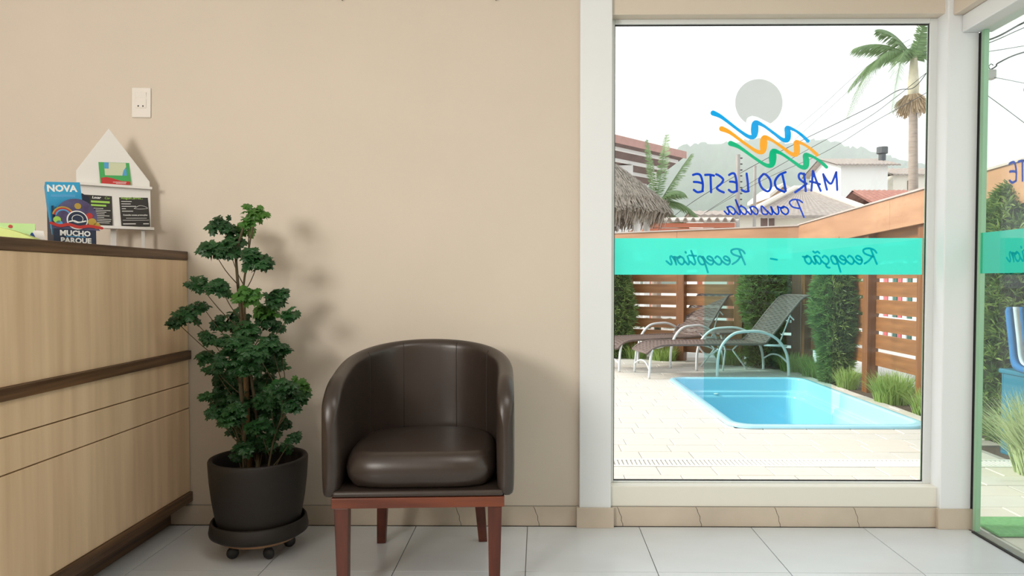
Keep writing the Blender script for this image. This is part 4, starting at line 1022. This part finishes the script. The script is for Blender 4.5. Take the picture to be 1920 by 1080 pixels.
# ------------------------------------------------------------------ thatched hut (left)
random.seed(41)
hut = thing('thatched_hut', 'round grey-brown thatched hut roof beside the white tiled-roof house', 'hut', (1.02, 13.0, -.10))
ap = 3.28; ev = 2.36; er = 1.26
prof = lambda f: (er * f ** .85, ap - (ap - ev) * f)
mb = MB(); mb.lathe([(max(.001, prof(i / 8)[0] * .96), prof(i / 8)[1] + .06) for i in range(9)] + [(er * .9, ev - .12), (er * .5, ev + .1)], 36); mb.build('roof', M['thatch_dark'], hut, smooth=True)
mb = MB()
for _ in range(9000):
    f = math.sqrt(random.uniform(.02, 1)); an = random.uniform(0, 2*math.pi); r0, z0 = prof(f); r1, z1 = prof(min(1.12, f + random.uniform(.10, .2)))
    o0 = random.uniform(.0, .05); a = Vector((r0 * math.cos(an), r0 * math.sin(an), z0 + .07 + o0)); an2 = an + random.uniform(-.06, .06)
    b = Vector((r1 * math.cos(an2), r1 * math.sin(an2), z1 + .04 + o0 * .4 - (.10 * random.random() if f > .85 else 0))); s = Vector((-math.sin(an), math.cos(an), 0)) * .009
    mb.add([a - s, a + s, b + s, b - s], [(0, 1, 2, 3)])
mb.build('thatch', M['thatch'], hut, fix=False)['kind'] = 'stuff'
mb = MB()
for _ in range(2600):
    an = random.uniform(0, 2*math.pi); r0 = er * random.uniform(.90, 1.06); z0 = ev + random.uniform(-.05, .14); s = Vector((-math.sin(an), math.cos(an), 0)) * .008
    a = Vector((r0 * math.cos(an), r0 * math.sin(an), z0)); b = a + Vector((-math.cos(an) * .10, -math.sin(an) * .10, -random.uniform(.12, .34))) + s * random.uniform(-8, 8)
    mb.add([a - s, a + s, b + s, b - s], [(0, 1, 2, 3)])
mb.build('eave_fringe', M['thatch'], hut, fix=False)['kind'] = 'stuff'
for an in range(20, 380, 72): MB().tube([(er * .82 * math.cos(R(an)), er * .82 * math.sin(R(an)), 0), (er * .82 * math.cos(R(an)), er * .82 * math.sin(R(an)), ev + .05)], .06, 8).build('post', M['house_w'], hut)
# ------------------------------------------------------------------ house with red tiled eaves (left)
hs = thing('eaved_house', 'white house with red tiled eaves behind the thatched hut', 'house', (0, 0, 0))
A, B = Vector((-.2, 17.25, 4.82)), Vector((4.68, 23.0, 4.94)); bk = Vector((-1.55, 1.35, -1.15))
quad_slab([A, B, B + bk, A + bk], .10).build('eave_lining', M['eave'], hs)
u_ = (B - A).normalized(); nrm = u_.cross(bk).normalized()
for k in range(5):
    p = A + bk * (.12 + .19 * k) - Vector((0, 0, .085)); q = p + (B - A) * .985
    w = bk.normalized() * .020; MB().add([p - w, q - w, q + w, p + w, p - w + Vector((0,0,.083)), q - w + Vector((0,0,.083)), q + w + Vector((0,0,.083)), p + w + Vector((0,0,.083))], [(3,2,1,0),(4,5,6,7),(0,1,5,4),(1,2,6,5),(2,3,7,6),(3,0,4,7)]).build('rafter', M['house_w'], hs)
f_ = Vector((.0, -.03, 0)); MB().add([A - Vector((0,0,.10)), B - Vector((0,0,.10)), B + Vector((0,0,.12)), A + Vector((0,0,.12)), A - Vector((0,0,.10)) + f_, B - Vector((0,0,.10)) + f_, B + Vector((0,0,.12)) + f_, A + Vector((0,0,.12)) + f_], [(3,2,1,0),(4,5,6,7),(0,1,5,4),(1,2,6,5),(2,3,7,6),(3,0,4,7)]).build('fascia', mat('pink_fascia', (.50, .29, .255), .8, var=.1), hs)
n_ = 26
for k in range(n_):
    p = A + (B - A) * ((k + .5) / n_) + Vector((0, 0, .13)); q = p + bk * 1.0 + Vector((0, 0, .06)); p = p + bk.normalized() * .04 + Vector((0, 0, .02))
    MB().tube([p - Vector((0, 0, .09)), q - Vector((0, 0, .09))], .055, 8).build('roof_tile', M['rooftile_red'], hs, smooth=True)
wb0 = at(1150, 300, 21.6); wb1 = at(1187, 300, 21.6)
MB().box((wb0.x - 3, 21.6, -.1), (wb1.x, 27.0, 4.42)).build('wall', M['house_w'], hs)
pp = at(1226, 350, 22.75); MB().box((pp.x - .075, 22.7, -.1), (pp.x + .075, 22.85, 4.38)).build('column', M['house_w'], hs)
# ------------------------------------------------------------------ young palm between hut and lane
def palm(name, label, base, fr_list, mt_='frond', trunk_r=.1, seed=1, dryness=None, leaf_w=.03):
    random.seed(seed); t_ = thing(name, label, 'palm tree', (base[0], base[1], -.10))
    for (b, d, L_, dr, w, m_) in fr_list:
        mb = MB(); frond(mb, b, d, L_, dr, w, 46, leaf_w); mb.build('frond', M[m_], t_, fix=False)
    return t_
b = at(1230, 385, 17.5); zc = b.z + .10
yp = palm('young_palm', 'young palm with pale fronds beside the thatched hut', (b.x, b.y),
     [((0, 0, zc), (.62, -.1, .35), 1.15, .75, .42, 'frond'), ((0, 0, zc - .15), (.5, .2, .08), .95, .55, .40, 'frond'), ((.05, 0, zc), (.55, .1, .95), 1.65, .10, .30, 'frond'),
      ((0, 0, zc), (.16, .1, 1.0), 1.75, .0, .26, 'frond'), ((0, 0, zc), (-.12, .1, 1.0), 1.65, .02, .24, 'frond'), ((0, 0, zc), (.35, -.2, .55), 1.2, .6, .40, 'frond'), ((0, 0, zc - .2), (.7, .3, .30), 1.05, .8, .42, 'frond'), ((0, 0, zc), (-.5, .3, .6), 1.1, .5, .35, 'frond')], leaf_w=.014, seed=51)
MB().tube([(0, 0, 0), (.03, 0, zc * .5), (0, 0, zc)], [.13, .11, .09], 8).build('trunk', M['palmtrunk'], yp)
# ------------------------------------------------------------------ salmon carport with corrugated roof
cpt = thing('carport', 'salmon timber carport with corrugated roof above the back fence', 'carport', (0, 0, 0))
l, r_ = at(1209, 424, 16.0), at(1378, 424, 16.0); zt_ = at(1300, 418, 16).z; zb_ = at(1300, 436, 16).z
MB().box((l.x, 16.0, (zt_ + zb_) / 2 + .008), (r_.x, 16.08, zt_)).build('beam', M['orange'], cpt, bevel=.006)
MB().box((l.x + .01, 16.02, zb_), (r_.x - .01, 16.08, (zt_ + zb_) / 2 - .008)).build('beam', M['orange'], cpt, bevel=.006)
MB().box((l.x, 16.085, zb_ + .02), (l.x + .10, 19.4, zt_)).build('side_beam', M['orange'], cpt); MB().box((r_.x - .1, 16.085, zb_ + .02), (r_.x, 19.4, zt_)).build('side_beam', M['orange'], cpt)
lo = at(1180, 440, 15.4); MB().add([(lo.x, 15.4, lo.z - .1), (lo.x + .08, 15.4, lo.z - .1), (l.x + .06, 16.0, zt_ - .02), (l.x - .02, 16.0, zt_ - .02), (lo.x, 15.4, lo.z), (lo.x + .08, 15.4, lo.z), (l.x + .06, 16.0, zt_ + .08), (l.x - .02, 16.0, zt_ + .08)], [(3,2,1,0),(4,5,6,7),(0,1,5,4),(1,2,6,5),(2,3,7,6),(3,0,4,7)]).build('verge', M['fibro'], cpt)
for px in (1215, 1370):
    p = at(px, 430, 16.2); MB().box((p.x - .06, 16.14, -.1), (p.x + .06, 16.26, zb_)).build('post', M['orange'], cpt); 
    MB().box((p.x - .06, 19.2, -.1), (p.x + .06, 19.32, zb_)).build('post', M['orange'], cpt)
mb = MB(); nx_ = 12 * 10
for i in range(nx_ + 1):
    x = l.x - .05 + (r_.x - l.x + .10) * i / nx_; z = .045 * math.sin(2 * math.pi * 12 * i / nx_)
    mb.v += [(x, 15.85, zt_ + .052 + z), (x, 19.6, zt_ + .34 + z), (x, 19.6, zt_ + .36 + z), (x, 15.85, zt_ + .072 + z)]
for i in range(nx_): mb.f += [(i*4+j, i*4+(j+1)%4, (i+1)*4+(j+1)%4, (i+1)*4+j) for j in range(4)]
mb.build('corrugated_roof', M['fibro'], cpt, smooth=False)
# ------------------------------------------------------------------ poles and wires
def pole(label, px, ytop, D, w):
    p = at(px, ytop, D); t_ = thing('utility_pole', label, 'pole', (p.x, D, -.10), 0, 'poles behind the fence'); r = w / 2 * D / F
    MB().tube([(0, 0, 0), (0, 0, p.z * .5), (0, 0, p.z + .10)], [r * 1.15, r * 1.05, r], 10).build('shaft', M['concrete'], t_); return t_, r, p.z + .10
t, r, h = pole('reddish utility pole with stepped bolts behind letters', 1384, 290, 21.0, 8)
for k in range(9):
    MB().tube([(0, 0, h - .1 - k * .17), (r * 2.0, 0, h - .1 - k * .17)], .018, 6).build('step_bolt', M['wire'], t)
t, r, h = pole('plain pale utility pole beside the bolted one', 1415.5, 312, 23.0, 6)
MB().tube([(0, 0, h), (0, 0, h + .05)], [r * 1.2, r * .4], 10).build('cap', M['concrete'], t)
def wire(label, pts, r=.008):
    q = [tuple(at(*p)) for p in pts]; o = MB().tube(crom(q, 8), r, 5).build('power_cable', M['wire'], None); tag(o, label, 'cable', 'power cables over the lane')
wire('dark overhead cable, uppermost of the three bending at the palm', [(1240, 425, 24), (1300, 378, 23), (1400, 318, 21), (1500, 265, 19), (1580, 226, 17), (1640, 196, 16), (1683, 170, 15), (1712, 165, 14.5), (1735, 140, 14), (1760, 100, 13.4)], .0085)
wire('thin overhead cable, middle of the three crossing by the palm', [(1320, 400, 24), (1420, 335, 21), (1530, 272, 19), (1620, 225, 17), (1680, 182, 15), (1745, 130, 13.6)], .0065)
wire('thin overhead cable, lowest of the three crossing by the palm', [(1324, 398, 25), (1430, 338, 22), (1545, 286, 20), (1640, 228, 17), (1735, 175, 14), (1800, 135, 12.5)], .0065)
wire('faint far cable rising behind the hanging palm frond tip', [(1480, 250, 40), (1540, 200, 36), (1600, 145, 32), (1660, 100, 28), (1706, 74, 26)], .008)
wire('faint far cable just below its twin behind the palm frond', [(1490, 262, 40), (1550, 208, 36), (1612, 152, 32), (1666, 108, 28), (1708, 84, 26)], .008)
wire('thick cable at the top of the view through the glass door', [(1740, 100, 11), (1850, 76, 10), (1920, 42, 9), (2040, -15, 8)], .012)
wire('thin straight cable just under the thick one outside the door', [(1740, 118, 11), (1850, 82, 10), (1920, 52, 9), (2040, 5, 8)], .006)
wire('thin cable crossing nearly level outside the door', [(1740, 110, 12), (1850, 97, 11), (1920, 86, 10.4), (2040, 66, 10)], .005)
wire('cable carrying the grey junction box outside the door', [(1740, 190, 11), (1855, 132, 10), (1872, 118, 9.8), (1920, 98, 9.2), (2040, 75, 8)], .010)
wire('thin cable sloping down from the junction box outside the door', [(1740, 128, 11), (1850, 143, 10), (1920, 156, 9.6), (2040, 180, 9)], .004)
wire('cable falling steeply to the fascia outside the door', [(1780, 130, 11), (1850, 178, 10.2), (1920, 230, 9.6), (2010, 300, 9)], .005)
jb = at(1858, 131, 9.95); t = thing('junction_box', 'grey junction box hanging on a cable outside the glass door', 'junction box', (jb.x, jb.y, jb.z - .06))
MB().box((-.07, -.05, -.07), (.05, .05, .055)).build('body', M['concrete'], t, bevel=.01); MB().tube(crom([(0, 0, .055), (-.03, 0, .10), (.0, 0, .14), (.03, 0, .12)], 4), .006, 6).build('hook', M['wire'], t)
# ------------------------------------------------------------------ houses
def gable_roof(mb_list, t_, x0, x1, y0, y1, ze, zr, over, mt_, th=.12, ridge_x=True):
    """ridge along x; eaves at y0 and y1"""
    ym_ = (y0 + y1) / 2
    for (ya, sgn) in ((y0 - over, 1), (y1 + over, -1)):
        mb = MB(); k = 5; n_ = max(6, int((x1 - x0 + 2 * over) / .28)) * 2; rows = [(0, ze), (1, zr)]
        for i in range(n_ + 1):
            x = x0 - over + (x1 - x0 + 2 * over) * i / n_; b_ = .05 if i % 2 else 0
            mb.v += [(x, ya, ze + b_), (x, ym_, zr + b_), (x, ym_, zr + b_ - th), (x, ya, ze + b_ - th)]
        for i in range(n_): mb.f += [(i*4+j, i*4+(j+1)%4, (i+1)*4+(j+1)%4, (i+1)*4+j) for j in range(4)]
        mb.build('roof_slope', M[mt_], t_)
hr = thing('chimney_house', 'white upper storey house with grey tiled roof and dark chimney', 'house', (0, 0, 0))
D = 58.0; a = at(1591, 309, D); b = at(1664, 370, D); c = at(1556, 309, D)
zE, zR = at(1600, 310, D).z, at(1600, 297, D + 3).z
MB().box((a.x - .6, D, -.1), (b.x, D + 6.5, zE)).build('wall', M['house_w'], hr)
wl = MB().prism([(D, zE), (D + 6.5, zE), (D + 3.25, zR - .05)], 0, a.x - .6, a.x - .5).build('gable_wall', M['house_w'], hr)
gable_roof(None, hr, a.x - .6, b.x + .2, D, D + 6.5, zE, zR, .55, 'rooftile')
M['soot'] = mat('sooty_metal', (.10, .105, .11), .7, var=.2)
cx_ = at(1654, 297, D + 2); r = .28
MB().tube([(cx_.x, D + 2, zE), (cx_.x, D + 2, at(1654, 289, D + 2).z)], r, 12).build('chimney', M['soot'], hr)
MB().tube([(cx_.x, D + 2, at(1654, 288, D + 2).z), (cx_.x, D + 2, at(1654, 276, D + 2).z)], r * 1.55, 12).build('chimney_cap', M['soot'], hr)
# its lower wing to the right
D2 = 62.0; a2 = at(1666, 325, D2); b2 = at(1745, 325, D2); z2 = at(1700, 328, D2).z; z2r = at(1700, 316, D2 + 3).z
hw2 = thing('lower_house', 'cream lower house with pale roof between chimney house and palm trunk', 'house', (0, 0, 0))
MB().box((a2.x + .4, D2, -.1), (b2.x + 3, D2 + 6, z2)).build('wall', M['house'], hw2); gable_roof(None, hw2, a2.x + .6, b2.x + 3, D2, D2 + 6, z2, z2r, .4, 'rooftile')
wi = at(1690, 350, D2); MB().box((wi.x + .5, D2 - .06, wi.z - .5), (wi.x + 1.4, D2 - .001, wi.z + .5)).build('window', M['eave'], hw2)
rr2 = thing('red_roof_house', 'house with low red tiled roof just above the wooden fascia', 'house', (0, 0, 0))
D3 = 40.0; a3 = at(1672, 360, D3); b3 = at(1790, 360, D3); z3 = at(1700, 384, D3).z; z3r = at(1700, 357, D3 + 2.5).z
MB().box((a3.x - .5, D3, -.1), (b3.x + 3, D3 + 5, z3)).build('wall', M['house'], rr2); gable_roof(None, rr2, a3.x - .6, b3.x + 3, D3, D3 + 5, z3, z3r, .5, 'rooftile_red')
# hip-roofed house in the middle
hp = thing('hip_roof_house', 'cream house with broad grey hip roof behind the script lettering', 'house', (0, 0, 0))
D4 = 36.0; e0, e1 = at(1398, 404, D4), at(1650, 404, D4); apx = at(1503, 356, D4 + 5.5); ze = e0.z; ov = .0
apl, apr = Vector((at(1490, 356, D4 + 5.5).x, D4 + 5.5, apx.z)), Vector((at(1520, 358, D4 + 5.5).x, D4 + 5.5, apx.z))
P0, P1, P2, P3 = Vector((e0.x, D4, ze)), Vector((e1.x, D4, ze)), Vector((e1.x + 2, D4 + 11, ze)), Vector((e0.x, D4 + 11, ze))
def tiled(face4, mt_, rows=None, name='roof_slope'):
    a_, b_, c_, d_ = face4; n_ = 44; mb = MB(); nn = (b_ - a_).cross(d_ - a_).normalized()
    for i in range(n_ + 1):
        f = i / n_; h = nn * (.018 if i % 2 else 0); lo_ = a_.lerp(b_, f) + h; hi_ = d_.lerp(c_, f) + h; mb.v += [lo_, hi_, hi_ - Vector((0, 0, .15)), lo_ - Vector((0, 0, .15))]
    mb.v = [tuple(v) for v in mb.v]
    for i in range(n_): mb.f += [(i*4+j, i*4+(j+1)%4, (i+1)*4+(j+1)%4, (i+1)*4+j) for j in range(4)]
    mb.build(name, M[mt_], hp)
tiled((P0, P1, apr, apl), 'rooftile'); tiled((P1, P2, apr, apr), 'rooftile'); tiled((P2, P3, apl, apr), 'rooftile'); tiled((P3, P0, apl, apl), 'rooftile')
for a_, b_ in ((P1, apr), (P0, apl), (apl, apr)): MB().tube([a_ + Vector((0, 0, .08)), b_ + Vector((0, 0, .10))], .16, 8).build('ridge_cap', M['house'], hp)
MB().box((e0.x + .5, D4 + .7, -.1), (e1.x - .3, D4 + 10.4, ze - .02)).build('wall', M['house'], hp)
for px, w_ in ((1411, .55), (1440, .5)):
    p = at(px, 420, D4 + .7); MB().box((p.x - w_, D4 + .62, p.z - .55), (p.x + w_ * .6, D4 + .699, p.z + .35)).build('window', M['eave'], hp); MB().box((p.x - w_ * .1, D4 + .60, p.z - .55), (p.x + .0, D4 + .619, p.z + .35)).build('window_bar', M['house_w'], hp)
# small gable poking above the hip roof
ga = at(1492, 342, D4 + 9); gb = at(1470, 360, D4 + 9); gc = at(1514, 356, D4 + 9)
gh = thing('gable_house', 'narrow beige gable end rising behind the hip roof ridge', 'house', (0, 0, 0))
MB().prism([(gb.x, -.1), (gc.x, -.1), (gc.x, gc.z), (ga.x, ga.z), (gb.x, gb.z)], 1, D4 + 11.5, D4 + 16).build('wall', mat('tan_render', (.55, .40, .28), .9, var=.1), gh)
for a_, b_ in ((ga, gb), (ga, gc)):
    d_ = (b_ - a_) * .25; p, q = Vector((a_.x, D4 + 11.2, a_.z + .05)), Vector((b_.x + d_.x, D4 + 11.2, b_.z + d_.z + .05)); w = Vector((0, 5, 0)); quad_slab([p, q, q + w, p + w], .22).build('roof_slope', M['house'], gh)
# low flat-roofed house at the left of the poles
lh = thing('shed_house', 'low pale shed roof just above the corrugated carport roof', 'house', (0, 0, 0))
D5 = 28; s0, s1 = at(1312, 398, D5), at(1382, 398, D5); zz = at(1340, 404, D5).z
MB().box((s0.x + .2, D5 + .3, -.1), (s1.x + 1, D5 + 4, zz)).build('wall', M['house'], lh); gable_roof(None, lh, s0.x + .3, s1.x + 1, D5 + .2, D5 + 4, zz, at(1340, 396, D5 + 2).z, .3, 'rooftile', th=.08)
# ------------------------------------------------------------------ tall palm
b = at(1712, 200, 26.0); zc = at(1712, 112, 26).z + .10
tp_ = palm('tall_palm', 'tall palm with drooping fronds and dry fruit cluster by the cables', (b.x, b.y),
   [((0, 0, zc), (-.62, -.2, .5), 3.6, 1.22, .80, 'frond'), ((0, 0, zc), (-.50, -.55, .6), 3.1, 1.35, .80, 'frond'), ((0, 0, zc), (-.8, .1, .7), 2.7, .48, .75, 'frond'), ((0, 0, zc), (-.45, .2, 1.0), 2.6, .42, .7, 'frond'), ((0, 0, zc), (-.6, .4, .6), 2.8, .9, .7, 'frond'),
    ((0, 0, zc), (.1, -.3, 1.0), 2.4, .3, .5, 'frond'), ((0, 0, zc), (.6, .1, .8), 2.5, .6, .55, 'frond'), ((0, 0, zc), (.7, -.2, .4), 2.3, .6, .5, 'frond'), ((0, 0, zc), (.3, .3, .9), 2.4, .5, .5, 'frond')], leaf_w=.030, seed=61)
MB().tube([(0, 0, 0), (.05, 0, zc * .5), (0, 0, zc - 1.5)], [.19, .16, .14], 12).build('trunk', M['palmtrunk'], tp_, smooth=True)
MB().tube([(0, 0, zc - 1.52), (0, 0, zc - .9), (0, 0, zc + .1)], [.165, .19, .11], 12).build('crownshaft', mat('crownshaft', (.55, .50, .36), .6, var=.12), tp_, smooth=True)
mb = MB(); random.seed(62)
for _ in range(420):
    an = random.uniform(0, 2*math.pi); d = Vector((math.cos(an) * random.uniform(.2, 1), math.sin(an) * random.uniform(.2, 1), random.uniform(-1, .05))); p = Vector((0, 0, zc - 1.25)) + Vector((d.x, d.y, 0)) * .30
    q = p + Vector((d.x * .35, d.y * .35, -random.uniform(.2, .75))); s = Vector((.016, .0, 0)); mb.add([p - s, p + s, q + s, q - s], [(0, 1, 2, 3)])
mb.build('fruit_cluster', M['frond_dry'], tp_, fix=False)['kind'] = 'stuff'
# ------------------------------------------------------------------ wooded hills
random.seed(71)
sky_px = [(700, 330), (900, 300), (1100, 288), (1190, 283), (1258, 277), (1300, 272), (1350, 266), (1400, 262), (1450, 264), (1500, 266), (1540, 263), (1565, 263), (1590, 272), (1620, 281), (1660, 292), (1700, 300), (1740, 312), (1850, 330), (2000, 345), (2300, 360)]
DR = 230.0
ridge = [(at(px, py, DR).x, at(px, py, DR).z) for px, py in sky_px]
def rz(x):
    for (a_, b_), (c_, d_) in zip(ridge, ridge[1:]):
        if a_ <= x <= c_: return b_ + (d_ - b_) * (x - a_) / (c_ - a_)
    return ridge[0][1] if x < ridge[0][0] else ridge[-1][1]
mb = MB(); NX, NY = 260, 34; X0, X1 = ridge[0][0], ridge[-1][0]
for i in range(NX + 1):
    x = X0 + (X1 - X0) * i / NX
    for j in range(NY + 1):
        f = j / NY; y = 120 + (DR - 120) * f; h = rz(x * (.55 + .45 * f) if False else x) * (f ** 1.25)
        n_ = random.uniform(-1, 1) * .55 + math.sin(x * .35 + j) * .4
        mb.v.append((x * (y / DR) + random.uniform(-.5, .5), y + random.uniform(-1, 1), h + n_ * (.3 + f * .7)))
mb.f = [(i*(NY+1)+j, (i+1)*(NY+1)+j, (i+1)*(NY+1)+j+1, i*(NY+1)+j+1) for i in range(NX) for j in range(NY)]
hills = struct(mb.build('hills', M['forest'], None, smooth=True, fix=False), 'wooded hills in the haze')
# haze over the valley
hz = bpy.data.materials.new('valley_haze'); hz.use_nodes = True; nt = hz.node_tree; nt.nodes.remove(nt.nodes['Principled BSDF'])
vs_ = nt.nodes.new('ShaderNodeVolumeScatter'); vs_.inputs['Color'].default_value = (.97, .985, 1.0, 1); vs_.inputs['Density'].default_value = .0048; vs_.inputs['Anisotropy'].default_value = .0
nt.links.new(vs_.outputs[0], nt.nodes['Material Output'].inputs['Volume'])
hzo = MB().box((-160, 75, -.09), (330, 245, 62)).build('haze', hz); hzo['kind'] = 'stuff'; hzo['label'] = 'pale haze over the wooded hills'; hzo['category'] = 'haze'
